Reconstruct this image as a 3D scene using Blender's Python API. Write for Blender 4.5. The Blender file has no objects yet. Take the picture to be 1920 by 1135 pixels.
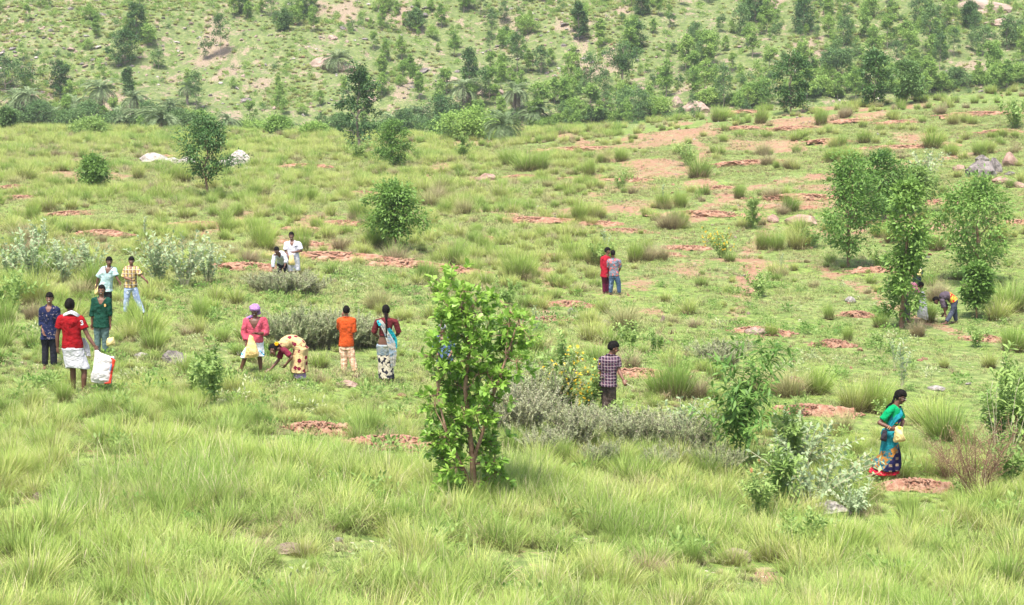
import bpy, math, random
import numpy as np
from mathutils import Vector

# ------------------------------------------------------------------ camera, world, sun, exposure
sc = bpy.context.scene
C = sc.collection
FPX = 3733.0; PITCH = math.atan(567.5 / FPX); CZ = 12.0
SUN_EL, SUN_ROT = math.radians(66), math.radians(200)
cd = bpy.data.cameras.new('camera'); cam = bpy.data.objects.new('camera', cd); C.objects.link(cam)
cd.sensor_width = 36; cd.lens = FPX * 36 / 1920; cd.clip_start = 0.5; cd.clip_end = 3000
cam.location = (0, 0, CZ); cam.rotation_euler = (math.pi / 2 - PITCH, 0, 0); sc.camera = cam
sc.render.resolution_x = 1024; sc.render.resolution_y = 605
w = bpy.data.worlds.new('World'); sc.world = w; w.use_nodes = True
nt = w.node_tree; nt.nodes.clear()
sky = nt.nodes.new('ShaderNodeTexSky'); sky.sky_type = 'NISHITA'; sky.sun_disc = False
sky.sun_elevation = SUN_EL; sky.sun_rotation = SUN_ROT; sky.dust_density = 4; sky.air_density = 1.0; sky.ozone_density = 1
bg = nt.nodes.new('ShaderNodeBackground'); bg.inputs['Strength'].default_value = 0.125
wo = nt.nodes.new('ShaderNodeOutputWorld')
nt.links.new(sky.outputs[0], bg.inputs[0]); nt.links.new(bg.outputs[0], wo.inputs[0])
ld = bpy.data.lights.new('sun', 'SUN'); ld.energy = 3.0; ld.angle = math.radians(8); ld.color = (1, .95, .86)
sun = bpy.data.objects.new('sun', ld); C.objects.link(sun)
# light travels from the sun: direction to the sun at azimuth SUN_ROT (sky convention) and elevation
sd = Vector((math.sin(SUN_ROT) * math.cos(SUN_EL), math.cos(SUN_ROT) * math.cos(SUN_EL), math.sin(SUN_EL)))
sun.rotation_euler = sd.to_track_quat('Z', 'Y').to_euler()
sc.view_settings.view_transform = 'Standard'; sc.view_settings.look = 'None'
sc.view_settings.gamma = 1; sc.view_settings.exposure = 1.32
sc.render.engine = 'CYCLES'
sc.cycles.max_bounces = 6; sc.cycles.diffuse_bounces = 3; sc.cycles.transmission_bounces = 3
sc.cycles.transparent_max_bounces = 6; sc.cycles.volume_bounces = 0

# ------------------------------------------------------------------ noise and terrain
def _h(ix, iy, s):
    n = (ix.astype(np.int64) * 374761393 + iy.astype(np.int64) * 668265263 + s * 1442695041) & 0x7fffffff
    n = ((n ^ (n >> 13)) * 1274126177) & 0x7fffffff
    return ((n ^ (n >> 16)) & 0xffff) / 65535.0
def vn(x, y, s=0):
    x = np.asarray(x, float); y = np.asarray(y, float)
    ix = np.floor(x); iy = np.floor(y); fx = x - ix; fy = y - iy
    fx = fx * fx * (3 - 2 * fx); fy = fy * fy * (3 - 2 * fy)
    a = _h(ix, iy, s); b = _h(ix + 1, iy, s); c = _h(ix, iy + 1, s); d = _h(ix + 1, iy + 1, s)
    return (a * (1 - fx) + b * fx) * (1 - fy) + (c * (1 - fx) + d * fx) * fy
def fbm(x, y, s=0, o=3):
    r = 0; a = .5; t = 0
    for i in range(o):
        r = r + a * vn(x * 2 ** i, y * 2 ** i, s + i * 17); t += a; a *= .5
    return r / t
def z_of(ypx, Y):
    return -Y * math.tan(PITCH + math.atan((ypx - 567.5) / FPX))
PROF = {
 0: [(20,1120),(28,880),(36,738),(42,660),(50,590),(65,505),(85,420),(110,345),(140,290),(165,256),(180,243)],
 480: [(20.5,1130),(28,900),(38,748),(43,702),(50,635),(65,528),(85,432),(110,355),(140,298),(165,262),(180,250)],
 960: [(21,1135),(28.5,935),(37,800),(50,660),(68,545),(85,455),(110,365),(140,297),(160,265),(175,252)],
 1440: [(22.5,1135),(30,975),(37,830),(50,680),(62,600),(85,460),(110,350),(135,272),(155,225),(168,207)],
 1920: [(24,1135),(33,925),(45,760),(62,612),(85,450),(110,330),(135,245),(152,192),(163,172)]}
YG = np.arange(-40, 700, .5)
def _col(pr):
    ys = [-40, 0, 8]; zs = [-1.0, -2.2, -4.0]
    z0 = z_of(pr[0][1], pr[0][0]); ys.append(14); zs.append(z0 + (20 - 14) * .14)
    for Y, yp in pr: ys.append(Y); zs.append(z_of(yp, Y))
    ye, ze = ys[-1], zs[-1]
    ys += [ye + 6, ye + 16, 208, 222, 236, 262, 290, 330, 400, 700]
    zs += [ze - .5, ze - 3.2, -15.6, -16.6, -14.6, -8.0, 0.4, 12.0, 34, 90]
    return np.interp(YG, ys, zs)
_ux = [-.7, (0 - 960) / FPX, (480 - 960) / FPX, 0, 480 / FPX, 960 / FPX, .7]
_cols = [_col(PROF[k]) for k in (0, 0, 480, 960, 1440, 1920, 1920)]
UG = np.arange(-.6, .6001, .01)
TAB = np.zeros((len(UG), len(YG)))
for i, u in enumerate(UG):
    j = max(0, min(5, np.searchsorted(_ux, u) - 1)); f = (u - _ux[j]) / (_ux[j + 1] - _ux[j])
    TAB[i] = _cols[j] * (1 - f) + _cols[j + 1] * f
k = np.exp(-np.linspace(-2, 2, 9) ** 2 / 2); k /= k.sum()
for i in range(TAB.shape[0]): TAB[i] = np.convolve(np.pad(TAB[i], 4, 'edge'), k, 'valid')
k = np.exp(-np.linspace(-2, 2, 7) ** 2 / 2); k /= k.sum()
for j in range(TAB.shape[1]): TAB[:, j] = np.convolve(np.pad(TAB[:, j], 3, 'edge'), k, 'valid')
def H(X, Y):
    X = np.asarray(X, float); Y = np.asarray(Y, float)
    u = X / np.maximum(Y, 20.0)
    a = np.clip((u - UG[0]) / .01, 0, len(UG) - 1.001); b = np.clip((Y - YG[0]) / .5, 0, len(YG) - 1.001)
    i = a.astype(int); j = b.astype(int); fa = a - i; fb = b - j
    z = (TAB[i, j] * (1 - fa) + TAB[i + 1, j] * fa) * (1 - fb) + (TAB[i, j + 1] * (1 - fa) + TAB[i + 1, j + 1] * fa) * fb
    hill = np.clip((Y - 205) / 40, 0, 1)
    z = z + (fbm(X * .28, Y * .28, 3) - .5) * .28 * (1 - hill) + (fbm(X * .9, Y * .9, 9) - .5) * .12 * (1 - hill)
    z = z + (fbm(X * .035 + 4, Y * .05, 5) - .5) * 7.0 * hill + (fbm(X * .2, Y * .2, 6) - .5) * 1.6 * hill
    far = np.clip((Y - 55) / 30, 0, 1) * (1 - hill)
    z = z + (fbm(X * .09, Y * .16, 8) - .5) * .7 * far
    return z + CZ
cp, sp = math.cos(PITCH), math.sin(PITCH)
def ray(px, py):
    a = (px - 960) / FPX; b = -(py - 567.5) / FPX
    return np.array([a, cp + b * sp, -sp + b * cp])
def at_depth(px, py, Y):
    d = ray(px, py); return np.array([0, 0, CZ]) + d * (Y / d[1])
_YS = np.arange(14, 480, .1)
def hit(px, py, ymin=14):
    d = ray(px, py); t = _YS / d[1]
    z = CZ + d[2] * t; g = H(d[0] * t, _YS)
    k = np.nonzero((z <= g) & (_YS >= ymin))[0]
    i = k[0] if len(k) else len(_YS) - 1
    Y = _YS[i]; x = d[0] * Y / d[1]
    return np.array([x, Y, float(H(x, Y))])
def proj(p):
    x, y, z = p[0], p[1], p[2] - CZ
    dep = y * cp - z * sp; up = y * sp + z * cp
    return 960 + FPX * x / dep, 567.5 - FPX * up / dep

# ------------------------------------------------------------------ object helpers
def mk_mesh(name, V, F, attrs=None, smooth=False):
    me = bpy.data.meshes.new(name); V = np.asarray(V, np.float32); F = np.asarray(F, np.int32)
    me.vertices.add(len(V)); me.vertices.foreach_set('co', V.ravel())
    k = F.shape[1]; me.loops.add(F.size); me.loops.foreach_set('vertex_index', F.ravel())
    me.polygons.add(len(F)); me.polygons.foreach_set('loop_start', np.arange(0, F.size, k, dtype=np.int32))
    if smooth: me.polygons.foreach_set('use_smooth', np.ones(len(F), bool))
    me.update(calc_edges=True)
    for n, a in (attrs or {}).items():
        at = me.attributes.new(n, 'FLOAT', 'POINT'); at.data.foreach_set('value', np.asarray(a, np.float32))
    return me
def pymesh(name, V, F, smooth=True):
    me = bpy.data.meshes.new(name); me.from_pydata([tuple(v) for v in V], [], [tuple(f) for f in F]); me.update()
    if smooth: me.polygons.foreach_set('use_smooth', [True] * len(me.polygons))
    return me
def obj(name, me, mats, parent=None, loc=None):
    o = bpy.data.objects.new(name, me); C.objects.link(o)
    if not isinstance(mats, (list, tuple)): mats = [mats]
    if len(me.materials) == 0:
        for m in mats: me.materials.append(m)
    if parent is not None: o.parent = parent
    if loc is not None: o.location = tuple(float(v) for v in loc)
    return o
def tag(o, label=None, cat=None, group=None, kind=None):
    if label: o['label'] = label
    if cat: o['category'] = cat
    if group: o['group'] = group
    if kind: o['kind'] = kind
    return o
def empty(name, loc, rz=0, s=1):
    o = bpy.data.objects.new(name, None); C.objects.link(o); o.empty_display_size = .2
    o.location = tuple(float(v) for v in loc); o.rotation_euler = (0, 0, rz); o.scale = (s, s, s); return o
def copy_thing(src, loc, rz, s, label, cat, group):
    c = src.copy(); C.objects.link(c)
    c.location = tuple(float(v) for v in loc); c.rotation_euler = (0, 0, rz)
    c.scale = (s, s, s) if not isinstance(s, tuple) else s
    for ch in src.children:
        d = ch.copy(); C.objects.link(d); d.parent = c
    for q in ('group',):
        if q in c: del c[q]
    tag(c, label, cat, group); return c

# ------------------------------------------------------------------ materials
def nodes(m):
    m.use_nodes = True; t = m.node_tree; t.nodes.clear()
    return t, t.nodes, t.links
def _mix(t, f, a, b, mode='MIX'):
    n = t.nodes.new('ShaderNodeMix'); n.data_type = 'RGBA'; n.blend_type = mode
    for s, v in ((0, f), (6, a), (7, b)):
        if isinstance(v, (int, float)): n.inputs[s].default_value = v
        elif isinstance(v, tuple): n.inputs[s].default_value = (*v, 1)
        else: t.links.new(v, n.inputs[s])
    return n.outputs[2]
def _attr(t, name):
    n = t.nodes.new('ShaderNodeAttribute'); n.attribute_name = name; return n.outputs['Fac']
def _noise(t, scale, vec, det=2, rough=.5):
    n = t.nodes.new('ShaderNodeTexNoise'); n.inputs['Scale'].default_value = scale
    n.inputs['Detail'].default_value = det; n.inputs['Roughness'].default_value = rough
    if vec is not None: t.links.new(vec, n.inputs['Vector'])
    return n.outputs['Fac']
def _ramp(t, fac, a, b, va=0., vb=1.):
    n = t.nodes.new('ShaderNodeMapRange'); n.interpolation_type = 'SMOOTHSTEP'
    t.links.new(fac, n.inputs[0])
    for i, v in ((1, a), (2, b), (3, va), (4, vb)): n.inputs[i].default_value = v
    return n.outputs[0]
def _math(t, op, a, b=None):
    n = t.nodes.new('ShaderNodeMath'); n.operation = op
    for i, v in ((0, a), (1, b)):
        if v is None: continue
        if isinstance(v, (int, float)): n.inputs[i].default_value = v
        else: t.links.new(v, n.inputs[i])
    return n.outputs[0]
def _bump(t, h, s, d=.02):
    n = t.nodes.new('ShaderNodeBump'); n.inputs['Strength'].default_value = s; n.inputs['Distance'].default_value = d
    t.links.new(h, n.inputs['Height']); return n.outputs[0]
def _out(t, bs):
    o = t.nodes.new('ShaderNodeOutputMaterial'); t.links.new(bs, o.inputs[0])
def _prin(t, col, rough=.7, spec=.3, normal=None):
    b = t.nodes.new('ShaderNodeBsdfPrincipled'); b.inputs['Roughness'].default_value = rough
    b.inputs['Specular IOR Level'].default_value = spec
    if isinstance(col, tuple): b.inputs['Base Color'].default_value = (*col, 1)
    else: t.links.new(col, b.inputs['Base Color'])
    if normal is not None: t.links.new(normal, b.inputs['Normal'])
    return b.outputs[0]
def plant(name, c1, c2, base=None, c3=None, tr=.35, rough=.55, spec=.25, wscale=.22, straw=0):
    """c1..c2 random per leaf and per plant, base at attribute t=0, c3 in broad world patches"""
    m = bpy.data.materials.new(name); t, N, L = nodes(m)
    oi = N.new('ShaderNodeObjectInfo').outputs['Random']; r = _attr(t, 'r')
    f = _math(t, 'ADD', _math(t, 'MULTIPLY', r, .55), _math(t, 'MULTIPLY', oi, .45))
    col = _mix(t, f, c1, c2)
    if c3:
        g = N.new('ShaderNodeNewGeometry').outputs['Position']
        col = _mix(t, _ramp(t, _noise(t, wscale, g, 2), .4, .62), col, c3)
    if straw: col = _mix(t, _math(t, 'GREATER_THAN', r, 1 - straw), col, (.62, .56, .34))
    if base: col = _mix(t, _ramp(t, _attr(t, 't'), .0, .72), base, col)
    p = _prin(t, col, rough, spec)
    tb = N.new('ShaderNodeBsdfTranslucent'); L.new(col, tb.inputs[0])
    mx = N.new('ShaderNodeMixShader'); mx.inputs[0].default_value = tr
    L.new(p, mx.inputs[1]); L.new(tb.outputs[0], mx.inputs[2]); _out(t, mx.outputs[0]); return m
def simple(name, c1, c2=None, scale=8, rough=.8, bump=0, bscale=20, bd=.02, spec=.2, coord='Object'):
    m = bpy.data.materials.new(name); t, N, L = nodes(m)
    tc = N.new('ShaderNodeTexCoord').outputs[coord]
    col = _mix(t, _ramp(t, _noise(t, scale, tc, 4, .6), .35, .65), c1, c2 or c1)
    nm = _bump(t, _noise(t, bscale, tc, 4, .6), bump, bd) if bump else None
    _out(t, _prin(t, col, rough, spec, nm)); return m

# ------------------------------------------------------------------ vectorised leaves, blades, tubes
def nrm(a): return a / np.maximum(np.linalg.norm(a, axis=-1, keepdims=True), 1e-9)
class Geo:
    def __init__(s): s.V = []; s.F = []; s.T = []; s.R = []; s.n = 0
    def add(s, V, F, T, R):
        s.V.append(V); s.F.append(F + s.n); s.T.append(T); s.R.append(R); s.n += len(V)
    def mesh(s, name, smooth=False):
        return mk_mesh(name, np.concatenate(s.V), np.concatenate(s.F), {'t': np.concatenate(s.T), 'r': np.concatenate(s.R)}, smooth)
def blades(g, rs, P, L, ang, lean, bend, W, seg=3, r=None):
    """grass blades from points P, length L, heading ang, initial lean from vertical, extra bend to the tip"""
    n = len(P); d = np.stack([np.cos(ang), np.sin(ang), 0 * ang], 1); side = np.stack([-np.sin(ang), np.cos(ang), 0 * ang], 1)
    tw = rs.uniform(-1, 1, n)[:, None]; side = nrm(side + d * tw)
    cur = P.copy(); rows = []; ts = []
    for i in range(seg + 1):
        f = i / seg; wv = (W * (1 - f ** 1.6))[:, None] * .5
        if i < seg: rows += [cur - side * wv, cur + side * wv]; ts += [f, f]
        else: rows += [cur]; ts += [1.]
        a = lean + bend * ((i + .5) / seg); cur = cur + (d * np.sin(a)[:, None] + np.array([0, 0, 1]) * np.cos(a)[:, None]) * (L / seg)[:, None]
    k = len(rows); V = np.stack(rows, 1).reshape(-1, 3); f = []
    for i in range(seg - 1): f += [(2 * i, 2 * i + 1, 2 * i + 3), (2 * i, 2 * i + 3, 2 * i + 2)]
    f += [(2 * seg - 2, 2 * seg - 1, 2 * seg)]
    F = (np.array(f)[None] + (np.arange(n) * k)[:, None, None]).reshape(-1, 3)
    r = rs.rand(n) if r is None else r
    g.add(V, F, np.tile(ts, n), np.repeat(r, k))
def leaves(g, rs, P, D, L, W, t=None, r=None, fold=.25, droop=.25, up=None, fine=False):
    n = len(P); D = nrm(D); U = np.tile([0, 0, 1.], (n, 1)) if up is None else up
    U = U + rs.normal(0, .35, (n, 3)); S = nrm(np.cross(D, U)); Nn = np.cross(S, D)
    L = L[:, None]; W = W[:, None] * .5
    if fine:
        a = P + D * L * .30 - Nn * droop * L * .04; b = P + D * L * .65 - Nn * droop * L * .2; tip = P + D * L * .97 - Nn * droop * L * .5
        rows = [P, a + S * W * .82 + Nn * W * fold, a, a - S * W * .82 + Nn * W * fold,
                b + S * W * .95 + Nn * W * fold, b, b - S * W * .95 + Nn * W * fold, tip]
        f = [(0, 2, 1), (0, 3, 2), (1, 2, 5), (1, 5, 4), (2, 3, 6), (2, 6, 5), (4, 5, 7), (5, 6, 7)]
    else:
        c = P + D * L * .45
        rows = [P, c + S * W + Nn * W * fold, P + D * L - Nn * droop * L * .4, c - S * W + Nn * W * fold]
        f = [(0, 2, 1), (0, 3, 2)]
    k = len(rows); V = np.stack(rows, 1).reshape(-1, 3)
    F = (np.array(f)[None] + (np.arange(n) * k)[:, None, None]).reshape(-1, 3)
    t = np.ones(n) if t is None else t; r = rs.rand(n) if r is None else r
    g.add(V, F, np.repeat(t, k), np.repeat(r, k))
def gtube(g, pts, rad, n=6, r=.5):
    pts = np.asarray(pts, float); m = len(pts); T = nrm(np.gradient(pts, axis=0))
    ref = np.array([0, 0, 1.]) if abs(T[0][2]) < .9 else np.array([1., 0, 0])
    V = []; a = np.linspace(0, 2 * np.pi, n, endpoint=False)
    S = nrm(np.cross(T[0], ref))
    for i in range(m):
        S = nrm(S - T[i] * np.dot(S, T[i])); B = np.cross(T[i], S)
        V.append(pts[i] + (np.cos(a)[:, None] * S + np.sin(a)[:, None] * B) * rad[i])
    V = np.concatenate(V); F = []
    for i in range(m - 1):
        for j in range(n):
            p, q = i * n + j, i * n + (j + 1) % n; F += [(p, q, q + n), (p, q + n, p + n)]
    V = np.concatenate([V, [pts[-1] + T[-1] * rad[-1] * .5]]); e = len(V) - 1
    for j in range(n): F.append(((m - 1) * n + j, (m - 1) * n + (j + 1) % n, e))
    g.add(V, np.array(F), np.repeat(.5, len(V)), np.repeat(r, len(V)))
def curve(p0, p1, rs, wob=.08, n=6, sag=0):
    p0 = np.asarray(p0, float); p1 = np.asarray(p1, float); L = np.linalg.norm(p1 - p0)
    f = np.linspace(0, 1, n)[:, None]; P = p0 * (1 - f) + p1 * f
    o = rs.normal(0, wob * L, (n, 3)) * np.sin(f * np.pi); P = P + o; P[:, 2] += (np.sin(f[:, 0] * np.pi)) * sag * L
    return P
# ------------------------------------------------------------------ soil masks: mounds, paths, bare ground (photo px of the spots, unprojected on the terrain)
MOUNDS = [(452,500,95),(600,483,190),(758,497,110),(852,508,80),(1045,483,105),(1290,466,70),(1000,413,100),(1120,419,70),(1170,433,70),
 (1312,401,110),(1500,369,115),(1762,379,90),(1908,417,70),(1432,304,115),(1688,276,95),(1760,272,70),(1848,213,110),(1605,226,80),(1500,239,80),
 (1100,279,120),(1085,335,70),(1180,338,80),(1062,571,70),(1036,601,70),(588,808,110),(722,836,150),(1516,772,110),(1712,916,110),(1192,703,110),
 (1420,622,80),(1605,590,45),(1842,636,60),(1650,506,70),(28,350,55),(38,371,70),(190,437,75),(290,292,60),(570,310,70),(125,487,60),(370,421,90),
 (560,431,90),(640,418,60),(1395,238,60),(1560,262,60),(1340,352,70),(1240,478,60),(1485,388,60),(905,447,50),(1560,645,50),(1400,208,60),(1880,245,60),
 (680,362,60),(560,455,60),(130,400,60),(30,325,60),(980,330,50),(1665,418,70),(1690,228,60)]
PATHS = [([(1385,590),(1395,555),(1400,520),(1412,490),(1412,465),(1440,440),(1440,415),(1380,385),(1330,350),(1300,320),(1325,290),(1300,255),(1330,232)],.32),
 ([(380,440),(440,420),(470,400),(505,370)],.45),([(1500,335),(1620,320),(1760,300),(1900,285)],.45),([(150,845),(200,852),(250,868),(320,862)],.5),
 ([(1300,410),(1380,360),(1470,340),(1560,330)],.5),([(1500,430),(1600,440),(1700,400),(1800,440)],.4),([(1040,250),(1150,300),(1260,330)],.45),
 ([(1540,500),(1620,540),(1700,590),(1790,620)],.35),([(1700,910),(1790,900)],.5),([(1250,700),(1330,690),(1400,700)],.3),([(1000,480),(1040,540),(1010,590)],.3),
 ([(820,380),(960,400),(1100,430)],.35),([(60,930),(75,960)],.25),([(1350,1030),(1400,1060)],.3)]
SOILP = []
for pts, wd in PATHS:
    hp = [hit(*p)[:2] for p in pts]
    for a, b in zip(hp[:-1], hp[1:]): SOILP.append((a[0], a[1], b[0], b[1], wd))
for x, y, wpx in MOUNDS:
    p = hit(x, y); L = wpx / FPX * p[1]; SOILP.append((p[0] - L * .45, p[1], p[0] + L * .45, p[1], .32))
def soil_mask(X, Y):
    m = np.zeros(np.shape(X))
    wx = X + (fbm(X * 1.2, Y * 1.2, 31) - .5) * 1.2; wy = Y + (fbm(X * 1.2, Y * .8, 32) - .5) * 2.2
    for ax, ay, bx, by, wd in SOILP:
        dx, dy = bx - ax, by - ay; q = dx * dx + dy * dy + 1e-6
        f = np.clip(((wx - ax) * dx + (wy - ay) * dy) / q, 0, 1)
        ew = wd * (1 + np.maximum(ay - 50, 0) / 90)
        d = np.hypot(wx - ax - f * dx, (wy - ay - f * dy) * .6); m = np.maximum(m, np.clip(1.35 - d / ew, 0, 1))
    far = np.clip((Y - 60) / 60, 0, 1); right = np.clip((X / np.maximum(Y, 1) + .02) / .12, 0, 1)
    n = fbm(X * .22, Y * .12, 41, 4)
    m = m * (.55 + .6 * vn(X * .9, Y * .5, 44)); m = np.maximum(m, .85 * np.clip((n - (.70 - .07 * far - .06 * right * far)) * 9, 0, .95))
    near = np.clip((40 - Y) / 10, 0, 1); m = m * (1 - near * .25)
    return m
def lawn_mask(X, Y):   # smooth short turf on the right, between the plots
    u = 960 + FPX * X / np.maximum(Y, 1)
    a = np.clip((u - 1330) / 120, 0, 1) * np.clip((Y - 37) / 4, 0, 1) * np.clip((72 - Y) / 8, 0, 1)
    b = np.clip((u - 1000) / 200, 0, 1) * np.clip((Y - 60) / 8, 0, 1) * .6
    c = np.clip(1 - abs(u - 400) / 350, 0, 1) * np.clip(1 - abs(Y - 47) / 6, 0, 1) * .5
    return np.maximum(np.maximum(a, b), c)

def build_ground():
    ys = [-15.0]
    while ys[-1] < 640:
        y = ys[-1]; ys.append(y + (1.2 if y < 14 else max(.16, min(y * .0052, 3))))
    ys = np.array(ys); us = np.concatenate([np.linspace(-.95, -.36, 16), np.linspace(-.35, .35, 420), np.linspace(.36, .95, 16)])
    Y, U = np.meshgrid(ys, us, indexing='ij'); X = U * (np.maximum(Y, 0) + 22); Z = H(X, Y)
    V = np.stack([X, Y, Z], -1).reshape(-1, 3); nr, nc = Y.shape
    i = (np.arange(nr - 1)[:, None] * nc + np.arange(nc - 1)[None]).ravel()
    F = np.stack([i, i + 1, i + nc + 1, i + nc], 1)
    me = mk_mesh('ground', V, F, {'soil': soil_mask(V[:, 0], V[:, 1]), 'lawn': lawn_mask(V[:, 0], V[:, 1]), 'hill': np.clip((V[:, 1] - 195) / 25, 0, 1)}, True)
    m = bpy.data.materials.new('ground'); t, N, L = nodes(m)
    g = N.new('ShaderNodeNewGeometry').outputs['Position']
    n1 = _noise(t, .8, g, 4, .6); n2 = _noise(t, 6, g, 4, .65); n3 = _noise(t, .12, g, 3)
    hill = _attr(t, 'hill')
    gr = _mix(t, _ramp(t, n1, .35, .65), (.15, .22, .055), (.22, .27, .09))
    gr = _mix(t, _ramp(t, n3, .4, .6), gr, (.20, .28, .065))
    gr = _mix(t, _ramp(t, n2, .52, .72), gr, (.28, .23, .13)); gr = _mix(t, _ramp(t, _noise(t, 3.2, g, 5, .8), .45, .56, .75, 0), gr, (.085, .125, .04))
    hz_ = _ramp(t, _noise(t, 2.2, g, 6, .8), .46, .56, .8, 0)
    gh = _mix(t, _ramp(t, _noise(t, .9, g, 6, .75), .40, .60), (.125, .175, .05), (.21, .23, .10))
    gh = _mix(t, hz_, gh, (.085, .12, .045)); gr = _mix(t, hill, gr, gh)
    so = _mix(t, _ramp(t, n2, .35, .65), (.22, .11, .07), (.32, .20, .135))
    so = _mix(t, _ramp(t, _noise(t, 1.5, g, 3), .5, .7), so, (.27, .24, .13))
    sh = _mix(t, _ramp(t, n2, .35, .65), (.20, .15, .11), (.31, .24, .18)); so = _mix(t, hill, so, sh)
    hm = _ramp(t, _noise(t, .5, g, 8, .8), .53, .60, 0, .85)
    mk = _math(t, 'MAXIMUM', _attr(t, 'soil'), _math(t, 'MULTIPLY', hill, hm))
    mk = _ramp(t, _math(t, 'ADD', mk, _math(t, 'MULTIPLY', _math(t, 'SUBTRACT', n2, .5), 2.6)), .42, .72)
    col = _mix(t, mk, gr, so)
    vo = N.new('ShaderNodeTexVoronoi'); vo.inputs['Scale'].default_value = 5; L.new(g, vo.inputs[0])
    st = _math(t, 'MULTIPLY', _ramp(t, vo.outputs['Distance'], .12, .2, 1, 0), _ramp(t, _noise(t, .5, g, 2), .52, .62))
    col = _mix(t, st, col, (.55, .47, .40))
    _out(t, _prin(t, col, .95, .1, _bump(t, n2, .8, .08)))
    tag(obj('ground', me, m), kind='structure')

# ------------------------------------------------------------------ plant materials
M = {}
def make_mats():
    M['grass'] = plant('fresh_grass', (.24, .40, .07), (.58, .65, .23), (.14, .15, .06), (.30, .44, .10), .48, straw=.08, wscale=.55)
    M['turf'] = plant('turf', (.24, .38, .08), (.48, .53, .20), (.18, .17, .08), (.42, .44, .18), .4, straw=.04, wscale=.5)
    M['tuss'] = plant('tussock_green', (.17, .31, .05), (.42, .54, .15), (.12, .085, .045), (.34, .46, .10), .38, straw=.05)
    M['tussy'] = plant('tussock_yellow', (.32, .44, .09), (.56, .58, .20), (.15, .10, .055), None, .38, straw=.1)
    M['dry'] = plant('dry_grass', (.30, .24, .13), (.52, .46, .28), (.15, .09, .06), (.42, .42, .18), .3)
    M['leaf'] = plant('bright_leaf', (.14, .30, .04), (.34, .52, .09), None, None, .38, .42, .4)
    M['leaf_young'] = plant('young_leaf', (.24, .42, .07), (.34, .50, .09), None, None, .42, .42, .4)
    M['dark'] = plant('dark_leaf', (.06, .15, .03), (.19, .32, .06), None, None, .3, .5, .3)
    M['deep'] = plant('deep_leaf', (.035, .095, .028), (.10, .20, .05), None, None, .18, .5, .3)
    M['mid'] = plant('mid_leaf', (.08, .19, .035), (.25, .39, .09), None, None, .35, .5, .3)
    M['pale'] = plant('pale_leaf', (.20, .32, .08), (.32, .43, .13), None, None, .38, .5, .3)
    M['hilld'] = plant('hill_dark_leaf', (.08, .16, .055), (.17, .28, .09), None, None, .3, .6, .2)
    M['hillp'] = plant('hill_pale_leaf', (.14, .27, .055), (.36, .50, .13), None, None, .35, .6, .2)
    M['cal'] = plant('grey_broad_leaf', (.22, .32, .15), (.40, .48, .28), None, None, .25, .6, .25)
    M['grey'] = plant('grey_aromatic_leaf', (.21, .28, .11), (.46, .47, .30), (.14, .12, .07), None, .2, .8, .1)
    M['lav'] = plant('mauve_seed_spike', (.33, .27, .22), (.45, .40, .33), None, None, .2, .9, .1)
    M['palm'] = plant('palm_leaflet', (.18, .27, .12), (.32, .40, .21), None, None, .2, .5, .3)
    M['palmdry'] = plant('dry_frond', (.33, .27, .22), (.46, .39, .33), None, None, .15, .8, .1)
    M['yel'] = plant('yellow_flower', (.75, .50, .03), (.85, .62, .06), None, None, .3)
    M['red_tip'] = plant('red_young_leaf', (.45, .20, .10), (.50, .34, .14), None, None, .3)
    M['twig'] = simple('brown_twig', (.17, .09, .06), (.26, .16, .11), 12)
    M['gstem'] = simple('pale_stem', (.36, .34, .22), (.46, .42, .30), 12)
    M['bark'] = simple('bark', (.20, .115, .075), (.34, .22, .15), 9, .9, .8, 25, .02)
    M['barkg'] = simple('grey_bark', (.22, .17, .14), (.34, .28, .24), 9, .9, .8, 25, .02)
    M['white_rock'] = simple('white_rock', (.50, .46, .43), (.24, .21, .18), 5, .9, 1, 9, .12)
    M['grey_rock'] = simple('grey_rock', (.12, .105, .10), (.26, .23, .215), 4, .9, 1, 9, .12)
    M['brown_rock'] = simple('brown_rock', (.22, .14, .11), (.36, .25, .20), 3, .9, 1, 6, .06)
    M['pink_rock'] = simple('pink_rock', (.40, .30, .25), (.24, .18, .14), 5, .9, 1, 9, .12)
    M['rubble'] = simple('red_rubble', (.24, .115, .075), (.38, .24, .165), 7, .95, 1, 14, .05)

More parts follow.
